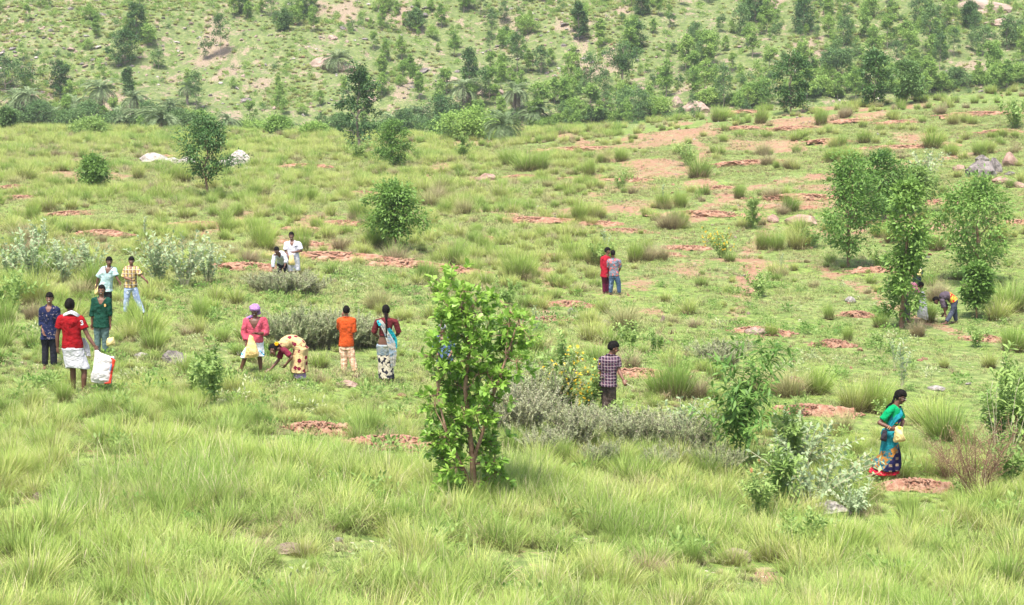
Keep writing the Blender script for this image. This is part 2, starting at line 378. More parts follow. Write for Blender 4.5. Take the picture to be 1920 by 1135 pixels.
# ------------------------------------------------------------------ prototypes
def tussock_mesh(seed, Hh, R, n, wid=.012, spread=.9, dead=.18, arch=1.0):
    rs = np.random.RandomState(seed); g = Geo()
    a = rs.uniform(0, 2 * np.pi, n); q = np.sqrt(rs.rand(n)) * R * .34
    P = np.stack([np.cos(a) * q, np.sin(a) * q, -.04 + 0 * a], 1)
    L = Hh * rs.uniform(.3, 1.15, n) ** .8 * (1 - .3 * q / R); ang = a + rs.normal(0, .5, n)
    lean = (q / (R * .34)) * .5 * spread * rs.uniform(.2, 1.4, n); bend = rs.uniform(.1, 1.15, n) * spread * arch
    blades(g, rs, P, L, ang, lean, bend, wid * rs.uniform(.7, 1.3, n), 4)
    nd = int(n * dead)
    if nd:
        a = rs.uniform(0, 2 * np.pi, nd); q = R * .4 * rs.uniform(.6, 1, nd)
        P = np.stack([np.cos(a) * q, np.sin(a) * q, -.03 + 0 * a], 1)
        g2 = Geo(); blades(g2, rs, P, Hh * rs.uniform(.3, .75, nd), a + rs.normal(0, .4, nd), rs.uniform(.4, 1.0, nd), rs.uniform(.5, 1.6, nd), wid * rs.uniform(.8, 1.2, nd), 4)
        g.nd = len(np.concatenate(g2.F)); nf = len(np.concatenate(g.F)); g.add(np.concatenate(g2.V), np.concatenate(g2.F), np.concatenate(g2.T), np.concatenate(g2.R))
    me = g.mesh('tussock_%d' % seed)
    if nd:
        ix = np.zeros(len(me.polygons), np.int32); ix[nf:] = 1
        me['second'] = 1; me.materials.append(M['tuss']); me.materials.append(M['dry']); me.polygons.foreach_set('material_index', ix)
    return me
def patch_mesh(seed, R, n, h0, h1, wid, spread=1.0, seg=3):
    rs = np.random.RandomState(seed); g = Geo()
    # blades grow from a few little crowns, so the patch has tufts and gaps
    k = max(3, n // 14); ca = rs.uniform(0, 2 * np.pi, k); cq = np.sqrt(rs.rand(k)) * R; ci = rs.randint(0, k, n)
    a = rs.uniform(0, 2 * np.pi, n); P = np.stack([np.cos(ca[ci]) * cq[ci], np.sin(ca[ci]) * cq[ci], -.03 + 0 * a], 1)
    P[:, :2] += rs.normal(0, R * .06, (n, 2))
    hk = rs.uniform(h0, h1, k)[ci]
    blades(g, rs, P, hk * rs.uniform(.7, 1.15, n), a, rs.uniform(0, .7, n) * spread, rs.uniform(.1, 2.0, n) * spread, wid * rs.uniform(.6, 1.3, n), seg)
    return g.mesh('grass_patch_%d' % seed)
def tree_parts(seed, Ht, z0, prof, nclump, nleaf, LL, LW, rc, nlimb=7, trunk=.06, lean=0.0, hang=.2, fine=False, gap=.0):
    """trunk+limbs mesh, crown mesh.  prof: list of (t, radius) from the crown base to the top"""
    rs = np.random.RandomState(seed); rc = rc * .82; tg = Geo(); cg = Geo(); prof = [(q[0], q[1] * 1.3) for q in prof]
    ts = [p[0] for p in prof]; rr = [p[1] for p in prof]
    top = np.array([lean * Ht, rs.normal(0, .03) * Ht, Ht * .93])
    tk = curve([0, 0, -.15], top, rs, .015, 9); gtube(tg, tk, np.linspace(trunk, trunk * .22, 9), 8)
    cl = []
    for i in range(nclump):
        t = rs.rand() ** .9; r = np.interp(t, ts, rr) * math.sqrt(rs.uniform(.12, 1)); a = rs.uniform(0, 2 * np.pi)
        # lobes: the radius swells and shrinks with the bearing
        r *= 1 + .28 * math.sin(a * 2 + seed) + .18 * math.sin(a * 3 + t * 7 + seed * 2)
        z = z0 + (Ht - z0) * t; ax = np.array([np.interp(z, tk[:, 2], tk[:, 0]), np.interp(z, tk[:, 2], tk[:, 1]), z])
        cl.append(ax + [r * math.cos(a), r * math.sin(a), rs.normal(0, .03) * Ht])
    cl = np.array(cl); keep = vn(cl[:, 0] * 3.1 + 7, cl[:, 2] * 2.3 + cl[:, 1], seed) > gap; cl = cl[keep]
    for c in cl[:nlimb * 3]:
        zb = max(z0 * .8, c[2] - np.hypot(c[0], c[1]) * rs.uniform(.6, 1.1) - .1)
        s = np.array([np.interp(zb, tk[:, 2], tk[:, 0]), np.interp(zb, tk[:, 2], tk[:, 1]), zb])
        gtube(tg, curve(s, c, rs, .05, 5, .05), np.linspace(trunk * .38, trunk * .08, 5), 5)
    for ci, c in enumerate(cl):
        n = int(nleaf * rs.uniform(.6, 1.3)); s = rc * rs.uniform(.6, 1.25)
        o = rs.normal(0, 1, (n, 3)) * [s, s, s * .7]; P = c + o
        D = nrm(o) * .8 + nrm(c - [0, 0, c[2] - .2])[None] * .4 + rs.normal(0, .45, (n, 3)); D[:, 2] -= hang
        leaves(cg, rs, P, D, LL * rs.uniform(.7, 1.25, n), LW * rs.uniform(.8, 1.2, n), r=np.clip(rs.rand() * .6 + rs.rand(n) * .45, 0, 1), fine=fine)
    return tg.mesh('trunk_%d' % seed, True), cg.mesh('crown_%d' % seed)
def stem_plant(seed, ns, Hh, spread, nper, LL, LW, whorl=2, up=.9, droop=.2, t0=.15, base_r=.1, sr=.008, curv=.35, jit=.25, fine=False, sub=0):
    rs = np.random.RandomState(seed); sg = Geo(); lg = Geo(); tips = []
    for i in range(ns):
        a = rs.uniform(0, 2 * np.pi); b = rs.uniform(0, base_r); p0 = np.array([math.cos(a) * b, math.sin(a) * b, -.05])
        hh = Hh * rs.uniform(.6, 1.05); sp_ = spread * rs.uniform(.15, 1); a2 = a + rs.normal(0, .4)
        p1 = p0 + [math.cos(a2) * sp_, math.sin(a2) * sp_, hh]
        f = np.linspace(0, 1, 8)[:, None]; P = p0 * (1 - f) + p1 * f
        P[:, :2] = p0[:2] + (p1 - p0)[:2] * f ** (1 + curv); P += rs.normal(0, .012 * Hh, P.shape) * f
        gtube(sg, P, np.linspace(sr, sr * .4, 8), 4 if sr < .012 else 6)
        axes = [P]
        for q in range(sub):
            k = rs.randint(2, 7); e = P[k] + [rs.normal(0, .28) * Hh * .6, rs.normal(0, .28) * Hh * .6, rs.uniform(.1, .35) * Hh]
            B = curve(P[k], e, rs, .05, 6, -.04); gtube(sg, B, np.linspace(sr * .6, sr * .3, 6), 4); axes.append(B)
        for A in axes:
            tips.append(A[-1]); nn = nper if A is P else max(3, nper // 2)
            tt = np.linspace(t0 if A is P else .2, 1, nn); ph = rs.uniform(0, 6.28)
            idx = tt * (len(A) - 1); k = np.minimum(idx.astype(int), len(A) - 2); fr = (idx - k)[:, None]
            C0 = A[k] * (1 - fr) + A[k + 1] * fr; ax = nrm(A[k + 1] - A[k])
            for wv in range(whorl):
                ang = ph + np.arange(nn) * (1.57 if whorl == 2 else 2.4) + wv * 2 * np.pi / whorl + rs.normal(0, jit, nn)
                e1 = nrm(np.cross(ax, [0.3, 0.2, 1])); e2 = np.cross(ax, e1)
                D = (np.cos(ang)[:, None] * e1 + np.sin(ang)[:, None] * e2) + ax * up * rs.uniform(.6, 1.3, (nn, 1))
                sz = (1 - .35 * np.abs(tt - .6)) * rs.uniform(.75, 1.2, nn)
                leaves(lg, rs, C0, D, LL * sz, LW * sz, t=tt, droop=droop, fine=fine)
    return sg.mesh('stems_%d' % seed, True), lg.mesh('leaves_%d' % seed), np.array(tips)
def palm_parts(seed, Ht, nf=34, FL=1.5, dead=16, tr=.16):
    rs = np.random.RandomState(seed); tg = Geo(); fg = Geo(); dg = Geo()
    gtube(tg, curve([0, 0, -.2], [rs.normal(0, .05), 0, Ht], rs, .02, 7), np.linspace(tr, tr * .8, 7), 9)
    for i in range(nf + dead):
        dd = i >= nf; g = dg if dd else fg; a = rs.uniform(0, 6.283); e = rs.uniform(-.2, 1.35) if not dd else rs.uniform(-1.4, -.6)
        L = FL * rs.uniform(.75, 1.1) * (.7 if dd else 1); n = 9; P = [np.array([0, 0, Ht])]; ee = e
        for k in range(n):
            P.append(P[-1] + np.array([math.cos(a) * math.cos(ee), math.sin(a) * math.cos(ee), math.sin(ee)]) * L / n); ee -= (.17 if not dd else .05)
        P = np.array(P); gtube(g, P, np.linspace(.016, .005, n + 1), 4)
        m = 26; idx = np.linspace(.12, .98, m) * n; k = np.minimum(idx.astype(int), n - 1); fr = (idx - k)[:, None]
        C0 = P[k] * (1 - fr) + P[k + 1] * fr; ax = nrm(P[k + 1] - P[k]); S = nrm(np.cross(ax, [0, 0, 1.]))
        for s in (-1, 1):
            D = S * s + ax * .9 + [0, 0, .25]; leaves(g, rs, C0, D, np.full(m, L * .26) * rs.uniform(.8, 1.1, m), np.full(m, .035), droop=.3)
    return tg.mesh('palm_trunk_%d' % seed, True), fg.mesh('fronds_%d' % seed), dg.mesh('dead_fronds_%d' % seed)
def rock_mesh(seed, flat=.6, facet=.25):
    import bmesh
    rs = np.random.RandomState(seed); bm = bmesh.new(); bmesh.ops.create_icosphere(bm, subdivisions=3, radius=.5)
    pl = [nrm(rs.normal(0, 1, 3)) for _ in range(9)]; dd = rs.uniform(.26, .42, 9)
    for v in bm.verts:
        p = np.array(v.co)
        for q, d in zip(pl, dd):
            e = np.dot(p, q) - d
            if e > 0: p = p - q * e * .9
        s = 1 + facet * (vn(p[0] * 5 + p[2] * 3 + seed, p[1] * 5 + p[2] * 2, seed) - .5)
        s += .16 * (vn(p[0] * 13 + seed, p[2] * 17 + p[1] * 11, seed + 3) - .5); v.co = (p[0] * s, p[1] * s, p[2] * s * flat + .08)
    me = bpy.data.meshes.new('rock_%d' % seed); bm.to_mesh(me); bm.free(); return me
def mound_mesh(seed, Lx=2.2, Ly=.75, Hz=.30):
    rs = np.random.RandomState(seed); n, m = 60, 26
    X, Y = np.meshgrid(np.linspace(-1, 1, n), np.linspace(-1, 1, m), indexing='ij')
    q = np.hypot(X, Y) + (vn(X * 3, Y * 3, seed) - .5) * .9 + (vn(X * 7, Y * 5, seed + 4) - .5) * .4
    Z = np.clip(1 - q ** 2, -.6, 1); Z = Z * Hz + (vn(X * 14, Y * 7, seed + 1) - .5) * .09 - .03
    V = np.stack([X * Lx / 2, Y * Ly / 2, Z], -1).reshape(-1, 3)
    i = (np.arange(n - 1)[:, None] * m + np.arange(m - 1)[None]).ravel(); F = np.concatenate([np.stack([i, i + m, i + m + 1], 1), np.stack([i, i + m + 1, i + 1], 1)])
    VV = [V]; FF = [F]; c = len(V)
    box = np.array([[x, y, z] for x in (-1, 1) for y in (-1, 1) for z in (-1, 1)], float)
    bf = np.array([(0,1,3),(0,3,2),(4,6,7),(4,7,5),(0,4,5),(0,5,1),(2,3,7),(2,7,6),(0,2,6),(0,6,4),(1,5,7),(1,7,3)])
    for k in range(420):
        a = rs.uniform(0, 6.283); r = rs.rand() ** .6 * 1.25; x, y = math.cos(a) * r, math.sin(a) * r
        z = max(0, 1 - r * r) * Hz + .0; s = rs.uniform(.012, .042) * np.array([1.3, .9, .6]); Rm = nrm(rs.normal(0, 1, (3, 3))); 
        Q, _ = np.linalg.qr(Rm); b = (box * rs.uniform(.6, 1, (8, 3))) * s @ Q.T + [x * Lx / 2, y * Ly / 2, z]
        VV.append(b); FF.append(bf + c); c += 8
    V = np.concatenate(VV); F = np.concatenate(FF)
    return mk_mesh('rubble_mound_%d' % seed, V, F)

# ------------------------------------------------------------------ scattering of uncountable cover with geometry nodes
def scatter(name, P, rot, scl, idx, protos, label, cat):
    hid = bpy.data.collections.new(name + '_kinds')
    for i, (me, mt) in enumerate(protos):
        if len(me.materials) == 0: me.materials.append(mt)
        o = bpy.data.objects.new('%s_kind_%02d' % (name, i), me); hid.objects.link(o)
    me = bpy.data.meshes.new(name); P = np.asarray(P, np.float32); me.vertices.add(len(P)); me.vertices.foreach_set('co', P.ravel())
    for n, tp, a in (('rot', 'FLOAT_VECTOR', rot), ('scl', 'FLOAT', scl), ('idx', 'INT', idx)):
        at = me.attributes.new(n, tp, 'POINT')
        at.data.foreach_set('vector' if tp == 'FLOAT_VECTOR' else 'value', np.asarray(a, np.int32 if tp == 'INT' else np.float32).ravel())
    o = bpy.data.objects.new(name, me); C.objects.link(o); tag(o, label, cat, kind='stuff')
    ng = bpy.data.node_groups.new(name, 'GeometryNodeTree')
    ng.interface.new_socket('Geometry', in_out='INPUT', socket_type='NodeSocketGeometry')
    ng.interface.new_socket('Geometry', in_out='OUTPUT', socket_type='NodeSocketGeometry')
    N, L = ng.nodes, ng.links; gi = N.new('NodeGroupInput'); go = N.new('NodeGroupOutput')
    ci = N.new('GeometryNodeCollectionInfo'); ci.inputs['Collection'].default_value = hid
    ci.inputs['Separate Children'].default_value = True; ci.inputs['Reset Children'].default_value = True
    ip = N.new('GeometryNodeInstanceOnPoints'); ip.inputs['Pick Instance'].default_value = True
    def na(nm, tp):
        n = N.new('GeometryNodeInputNamedAttribute'); n.data_type = tp; n.inputs['Name'].default_value = nm; return n.outputs['Attribute']
    L.new(gi.outputs[0], ip.inputs['Points']); L.new(ci.outputs[0], ip.inputs['Instance'])
    L.new(na('idx', 'INT'), ip.inputs['Instance Index'])
    er = N.new('FunctionNodeEulerToRotation'); L.new(na('rot', 'FLOAT_VECTOR'), er.inputs[0]); L.new(er.outputs[0], ip.inputs['Rotation'])
    L.new(na('scl', 'FLOAT'), ip.inputs['Scale']); L.new(ip.outputs[0], go.inputs[0])
    md = o.modifiers.new('scatter', 'NODES'); md.node_group = ng
    return o
def rand_pts(rs, n, y0, y1, u=.285, pw=1.0):
    Y = y0 + (y1 - y0) * rs.rand(n) ** pw; keep = rs.rand(n) < (Y / y1); Y = Y[keep]
    X = rs.uniform(-u, u, len(Y)) * Y + rs.uniform(-1.5, 1.5, len(Y)); return X, Y
ROCKS = [(292,308,52,22,'white_rock','long low white boulder, left of the white group behind the round dark tree'),(325,309,26,14,'white_rock','small white rock between the long low boulder and the tree'),(352,312,30,18,'white_rock','white rock touching the left side of the round dark tree'),
     (420,316,34,20,'white_rock','white rock just right of the round dark tree trunk'),(450,314,36,34,'white_rock','tallest white boulder right of the round dark tree'),(468,321,22,8,'white_rock','flat white slab at the right end of the white group'),
     (1842,334,46,42,'grey_rock','round grey boulder, largest of the group at the right edge'),(1866,326,26,34,'grey_rock','upright grey boulder behind the largest one'),(1897,312,28,28,'brown_rock','brown boulder at the right end of the boulder group'),(1846,304,24,14,'grey_rock','flat dark slab above the round grey boulder'),
     (1799,322,20,16,'brown_rock','small brown rock left of the round grey boulder'),(1895,328,18,8,'grey_rock','low flat dark rock right of the boulder group'),(1885,345,36,14,'brown_rock','cracked brown ledge below the boulder group'),(1910,352,30,12,'brown_rock','brown ledge rock at the right edge'),
     (1502,424,48,26,'brown_rock','brown humped boulder above the bare path'),(1451,418,20,16,'brown_rock','small dark rock left of the brown humped boulder'),(913,340,34,18,'brown_rock','brown rock between tussocks at the upper centre'),(325,682,52,26,'grey_rock','flat dark grey rock left of the young sapling at left'),
     (263,673,24,13,'white_rock','small white stone left of the flat dark rock'),(1567,968,68,26,'white_rock','white layered rock at the right foreground'),(548,1042,58,24,'pink_rock','pale pink rock in the grass at the bottom left of centre'),(634,1017,16,9,'white_rock','small pale stone right of the pink foreground rock'),
     (1378,1058,50,34,'pink_rock','pale flat rock in the grass at the bottom right of centre'),(1403,1090,20,9,'pink_rock','small pink stone below the pale flat rock'),(1075,590,17,14,'white_rock','round pale stone left of the pair of boys below the mounds'),(1596,568,18,12,'white_rock','white stone in the middle of the lawn'),
     (1720,565,1,1,'white_rock',''),(1756,735,28,11,'white_rock','flat pale stone on the lawn above the right tussock'),(1160,618,20,18,'grey_rock','grey stone beside the dry stalky clump'),(1135,612,16,14,'grey_rock','small grey stone left of the dry stalky clump'),(1300,208,30,26,'pink_rock','pinkish boulder pile at the plateau edge right of centre'),
     (1272,203,22,24,'pink_rock','leaning pinkish boulder at the plateau edge'),(1230,204,22,22,'pink_rock','pink boulder left of the leaning one'),(1318,212,34,22,'pink_rock','low pink boulder right of the leaning one'),(1918,990,24,12,'pink_rock','rock at the right edge of the foreground'),(1905,1000,28,10,'white_rock','white stone at the right edge of the foreground'),
     (648,728,34,16,'brown_rock','brown rock in the grass left of the braided woman feet'),(448,668,14,10,'white_rock','white stone left of the man in the turban'),(1495,776,46,20,'rubble','red earth bank in the hollow at right'),(1418,628,40,16,'pink_rock','broken pink rock ledge on the lawn'),
     (195,848,20,10,'pink_rock','pinkish rock beside the trail in the left foreground'),(215,862,18,9,'rubble','red stone in the left foreground'),(240,872,20,10,'rubble','larger red stone in the left foreground'),(255,874,16,7,'white_rock','pale flat stone in the left foreground row'),(72,938,18,16,'pink_rock','pink stone at the left foreground edge'),
     (150,818,10,12,'pink_rock','small pink stone above the left foreground row'),(1702,911,16,13,'pink_rock','pink stone at the feet of the walking woman'),(745,735,12,8,'white_rock','pale stone behind the braided woman feet'),(755,745,16,8,'rubble','red stone below the braided woman'),(1243,605,8,18,'pink_rock','upright pink stone on the lawn right of the pair'),
     (1050,880,14,6,'white_rock','small pale stone beside the tussock in front of the seed heads'),(610,130,50,24,'pink_rock','pale rock face behind the high hillside palm'),(650,135,40,20,'pink_rock','low rock right of the high hillside palm'),(915,178,60,14,'pink_rock','flat rock shelf on the lower central hillside'),
     (850,155,36,12,'pink_rock','narrow rock shelf left of the flat one on the hillside'),(1845,22,110,26,'pink_rock','wide bare pink rock slope at the top right'),(1890,50,60,16,'pink_rock','lower end of the bare pink slope at the top right')]
RS = np.random.RandomState(77)
def top_h(px, ytop, base):   # real height of a thing standing at base whose top shows at photo row ytop
    p = at_depth(px, ytop, base[1]); return p[2] - base[2]
def zone(px, py):
    h = 'left' if px < 520 else 'centre left' if px < 900 else 'centre' if px < 1150 else 'centre right' if px < 1500 else 'right'
    return h

FEET = [(150,738),(92,692),(189,668),(200,612),(258,592),(534,531),(550,533),(488,702),(450,698),(562,716),(656,700),(724,722),(1135,552),(1153,553),(1676,905),(1640,900),(1706,606),(1787,608),(1730,606),(1732,612),(1660,915)]
FP = [hit(*f)[:2] for f in FEET]
CP = []
for q in ROCKS + [(a, b, c) for a, b, c in MOUNDS]:
    p_ = hit(q[0], q[1])
    if p_[1] < 190 and q[2] > 12: CP.append((p_[0], p_[1], .25 + .5 * q[2] / FPX * p_[1]))
for a, b in [(180,850),(230,862),(290,868),(70,935),(1300,1040),(1395,1075),(700,1000),(1100,1000)]:
    p_ = hit(a, b); CP.append((p_[0], p_[1], .7))
def clear(X, Y):    # trodden, shorter grass round the people and towards the viewer
    m = np.ones(np.shape(X))
    for x, y, rr in CP: m = np.minimum(m, np.clip(np.hypot((X - x) / rr, (Y - y + .9 + rr * .5) / (1.1 + rr)), .22, 1))
    for x, y in FP: m = np.minimum(m, np.clip(np.hypot((X - x) / .8, (Y - y + 1.4) / 2.2), .38, 1))
    return m
def build_stuff():
    rs = np.random.RandomState(5)
    # 1 long fresh grass of the foreground
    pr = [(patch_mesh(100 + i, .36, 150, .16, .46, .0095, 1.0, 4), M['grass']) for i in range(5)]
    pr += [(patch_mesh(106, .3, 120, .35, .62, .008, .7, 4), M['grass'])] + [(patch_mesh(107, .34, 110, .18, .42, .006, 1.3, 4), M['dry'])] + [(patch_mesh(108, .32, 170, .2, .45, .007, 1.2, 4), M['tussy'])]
    X, Y = rand_pts(rs, 15500, 15, 46, .30); s = soil_mask(X, Y); lw = lawn_mask(X, Y)
    d = fbm(X * .55, Y * .55, 61)
    keep = (rs.rand(len(X)) > s * 1.1) & (rs.rand(len(X)) > lw * 1.3) & (rs.rand(len(X)) < np.clip(1.25 - (Y - 30) / 18, .0, 1)) & (d > .37)
    X, Y, d = X[keep], Y[keep], d[keep]; P = np.stack([X, Y, H(X, Y)], 1); n = len(P)
    hs = (.05 + 1.5 * fbm(X * .8 + 9, Y * .8, 62, 2)) * np.clip(1.05 - (Y - 27) / 14, .38, 1) * clear(X, Y)
    idx = rs.randint(0, 5, n); idx = np.where((fbm(X * .4, Y * .4, 63) > .60), 5, idx); v = fbm(X * .8, Y * .8, 64)
    idx = np.where((v > .56) & (rs.rand(n) < .4), 6, idx); idx = np.where((v < .40) & (rs.rand(n) < .5), 7, idx); idx = np.where(rs.rand(n) < .03, 6, idx)
    rot = np.stack([rs.normal(0, .1, n), rs.normal(0, .1, n), rs.uniform(0, 6.28, n)], 1)
    scatter('long_grass', P, rot, hs * rs.uniform(.65, 1.3, n), idx, pr, 'long light green grass covering the near slope', 'grass')
    # fountain-like tufts inside the long grass
    pr = [(tussock_mesh(110 + i, .52, .5, 330, .008, 1.05, .12), M['tuss']) for i in range(3)] + [(tussock_mesh(114 + i, .5, .5, 330, .008, 1.1, 0), M['tussy']) for i in range(2)] + [(tussock_mesh(117, .4, .45, 260, .007, 1.3, 0), M['dry'])]
    X, Y = rand_pts(rs, 3400, 16, 44, .30); keep = (rs.rand(len(X)) > soil_mask(X, Y)) & (lawn_mask(X, Y) < .6); X, Y = X[keep], Y[keep]; n = len(X)
    scatter('grass_tufts', np.stack([X, Y, H(X, Y)], 1), np.stack([rs.normal(0, .1, n), rs.normal(0, .1, n), rs.uniform(0, 6.28, n)], 1), rs.uniform(.5, 1.4, n) * clear(X, Y) * np.clip(1.1 - (Y - 27) / 22, .5, 1), rs.choice(6, n, p=[.17, .17, .16, .2, .2, .1]), pr, 'countless fountain shaped grass tufts on the near slope', 'grass')
    def weed(seed, n, mt):
        r2 = np.random.RandomState(seed); g = Geo(); k = 7; c = r2.normal(0, .10, (k, 3)) * [1, 1, .2] + [0, 0, .10]
        for i in range(k): gtube(g, [[c[i][0] * .4, c[i][1] * .4, -.02], c[i]], [.004, .003], 3)
        q = r2.randint(0, k, n); o = r2.normal(0, .045, (n, 3)); leaves(g, r2, c[q] + o, o + [0, 0, .02], r2.uniform(.05, .10, n), r2.uniform(.025, .045, n)); return (g.mesh('weed_%d' % seed), mt)
    pr = [weed(118, 70, M['mid']), weed(119, 90, M['pale']), weed(1110, 60, M['grey'])]
    X, Y = rand_pts(rs, 3000, 17, 70, .30); keep = fbm(X * .5, Y * .5, 58) > .48; X, Y = X[keep], Y[keep]; n = len(X)
    scatter('weeds', np.stack([X, Y, H(X, Y)], 1), np.stack([0 * X, 0 * X, rs.uniform(0, 6.28, n)], 1), rs.uniform(.5, 1.4, n), rs.choice(3, n, p=[.45, .45, .1]), pr, 'small leafy weeds mixed into the grass', 'weeds')
    # 2 short turf of the middle ground
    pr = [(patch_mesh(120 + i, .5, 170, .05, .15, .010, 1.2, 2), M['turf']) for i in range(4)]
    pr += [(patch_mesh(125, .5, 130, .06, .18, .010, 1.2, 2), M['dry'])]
    X, Y = rand_pts(rs, 46000, 20, 150, .30, .8); s = soil_mask(X, Y)
    keep = (rs.rand(len(X)) > s * 1.05); X, Y = X[keep], Y[keep]; n = len(X); lw = lawn_mask(X, Y)
    P = np.stack([X, Y, H(X, Y)], 1); idx = rs.randint(0, 4, n); idx = np.where(rs.rand(n) < .06 + .2 * (fbm(X * .3, Y * .3, 65) > .58), 4, idx)
    rot = np.stack([rs.normal(0, .06, n), rs.normal(0, .06, n), rs.uniform(0, 6.28, n)], 1)
    scatter('short_grass', P, rot, rs.uniform(.7, 1.3, n) * (1 + .9 * (1 - lw) * fbm(X * .5, Y * .5, 66)) * np.clip(.8 + Y / 220, .8, 1.3), idx, pr, 'short green turf between the tussocks of the middle ground', 'grass')
    # 3 uncounted medium tussocks of mid and far ground
    pr = [(tussock_mesh(140 + i, .62, .5, 260, .014, .8, .12), M['tuss']) for i in range(3)]
    pr += [(tussock_mesh(144 + i, .60, .5, 260, .014, .9, 0), M['tussy']) for i in range(2)] + [(tussock_mesh(147, .5, .5, 240, .013, 1.1, 0), M['dry'])]
    X, Y = rand_pts(rs, 46000, 36, 188, .31, .8); s = soil_mask(X, Y); lw = lawn_mask(X, Y)
    d = fbm(X * .22 + 3, Y * .16, 71, 4); u = X / Y
    dens = np.clip((d - .34) * 4.5, .10, 1) * np.where(u > .05, .5, 1.0) * np.where(Y < 60, .5, 1)
    keep = (rs.rand(len(X)) < dens) & (s < .75) & (rs.rand(len(X)) > lw * 1.12); X, Y = X[keep], Y[keep]; n = len(X)
    P = np.stack([X, Y, H(X, Y)], 1); v = fbm(X * .12, Y * .1, 72)
    idx = rs.randint(0, 3, n); idx = np.where(rs.rand(n) < np.clip((v - .35) * 4, .1, .8), rs.randint(3, 5, n), idx); idx = np.where(rs.rand(n) < np.clip((fbm(X * .25, Y * .2, 79) - .3) * .9, .06, .45), 5, idx)
    rot = np.stack([rs.normal(0, .08, n), rs.normal(0, .08, n), rs.uniform(0, 6.28, n)], 1)
    scatter('tussock_grass', P, rot, (.28 + 1.0 * rs.rand(n) ** 1.4) * np.clip(.75 + Y / 300, .8, 1.3) * clear(X, Y), idx, pr, 'countless small grass tufts over the plateau', 'grass')
    # 4 pebbles and stones
    pr = [(rock_mesh(160 + i, .5), M[k]) for i, k in enumerate(['pink_rock', 'white_rock', 'rubble', 'grey_rock', 'pink_rock', 'rubble'])]
    X, Y = rand_pts(rs, 16000, 22, 185, .30, .8); s = soil_mask(X, Y); lw = lawn_mask(X, Y)
    keep = rs.rand(len(X)) < .04 + .55 * s + .35 * lw * (fbm(X * .4, Y * .4, 75) > .5); X, Y = X[keep], Y[keep]; n = len(X)
    P = np.stack([X, Y, H(X, Y) + .01], 1)
    scatter('pebbles', P, np.stack([rs.normal(0, .4, n), rs.normal(0, .4, n), rs.uniform(0, 6.28, n)], 1), .04 + .13 * rs.rand(n) ** 3 * (1 + Y / 150), rs.choice(6, n, p=[.24, .1, .3, .04, .1, .22]), pr, 'small pink and white stones strewn over bare soil and turf', 'stones')
    # 5 hillside stones
    X = rs.uniform(-95, 100, 16000); Y = rs.uniform(212, 330, 16000); keep = fbm(X * .06, Y * .06, 76, 4) + .12 * (X < -10) > .50; X, Y = X[keep], Y[keep]; n = len(X)
    P = np.stack([X, Y, H(X, Y)], 1)
    scatter('hill_stones', P, np.stack([rs.normal(0, .4, n), rs.normal(0, .4, n), rs.uniform(0, 6.28, n)], 1), .12 + .55 * rs.rand(n) ** 4, rs.choice(6, n, p=[.4, .2, .02, .16, .2, .02]), pr, 'pale stones scattered over the far hillside', 'stones')
    # 6 hillside scrub and tufts
    def bush(seed, n, R, hz, LL, LW):
        r2 = np.random.RandomState(seed); g = Geo(); c = r2.normal(0, 1, (9, 3)) * [R * .45, R * .45, hz * .2] + [0, 0, hz * .45]; k = r2.randint(0, 9, n)
        o = r2.normal(0, 1, (n, 3)) * R * .22; leaves(g, r2, c[k] + o, o + [0, 0, .3], LL * r2.uniform(.7, 1.2, n), LW * r2.uniform(.7, 1.2, n)); return g.mesh('scrub_%d' % seed)
    pr = [(bush(180, 130, .55, .5, .17, .09), M['hillp']), (bush(181, 150, .75, .7, .18, .10), M['hillp']), (bush(182, 150, .7, .8, .18, .1), M['hilld']),
          (tussock_mesh(183, .6, .6, 120, .03, .9, 0), M['tussy']), (tussock_mesh(184, .45, .6, 120, .03, 1.1, 0), M['turf'])]
    X = rs.uniform(-95, 100, 70000); Y = rs.uniform(196, 335, 70000); d = fbm(X * .07 + 5, Y * .09, 77, 4)
    keep = rs.rand(len(X)) < np.clip((d - .36) * 3, .10, 1) * (1 + .25 * (X > 0)); X, Y, d = X[keep], Y[keep], d[keep]; n = len(X)
    P = np.stack([X, Y, H(X, Y)], 1); idx = rs.choice(5, n, p=[.15, .05, .02, .38, .40])
    idx = np.where((Y < 236) & (rs.rand(n) < .5), rs.randint(1, 3, n), idx)
    scatter('hill_scrub', P, np.stack([0 * X, 0 * X, rs.uniform(0, 6.28, n)], 1), rs.uniform(.3, 1.2, n), idx, pr, 'low green scrub and grass tufts covering the far hillside', 'scrub')

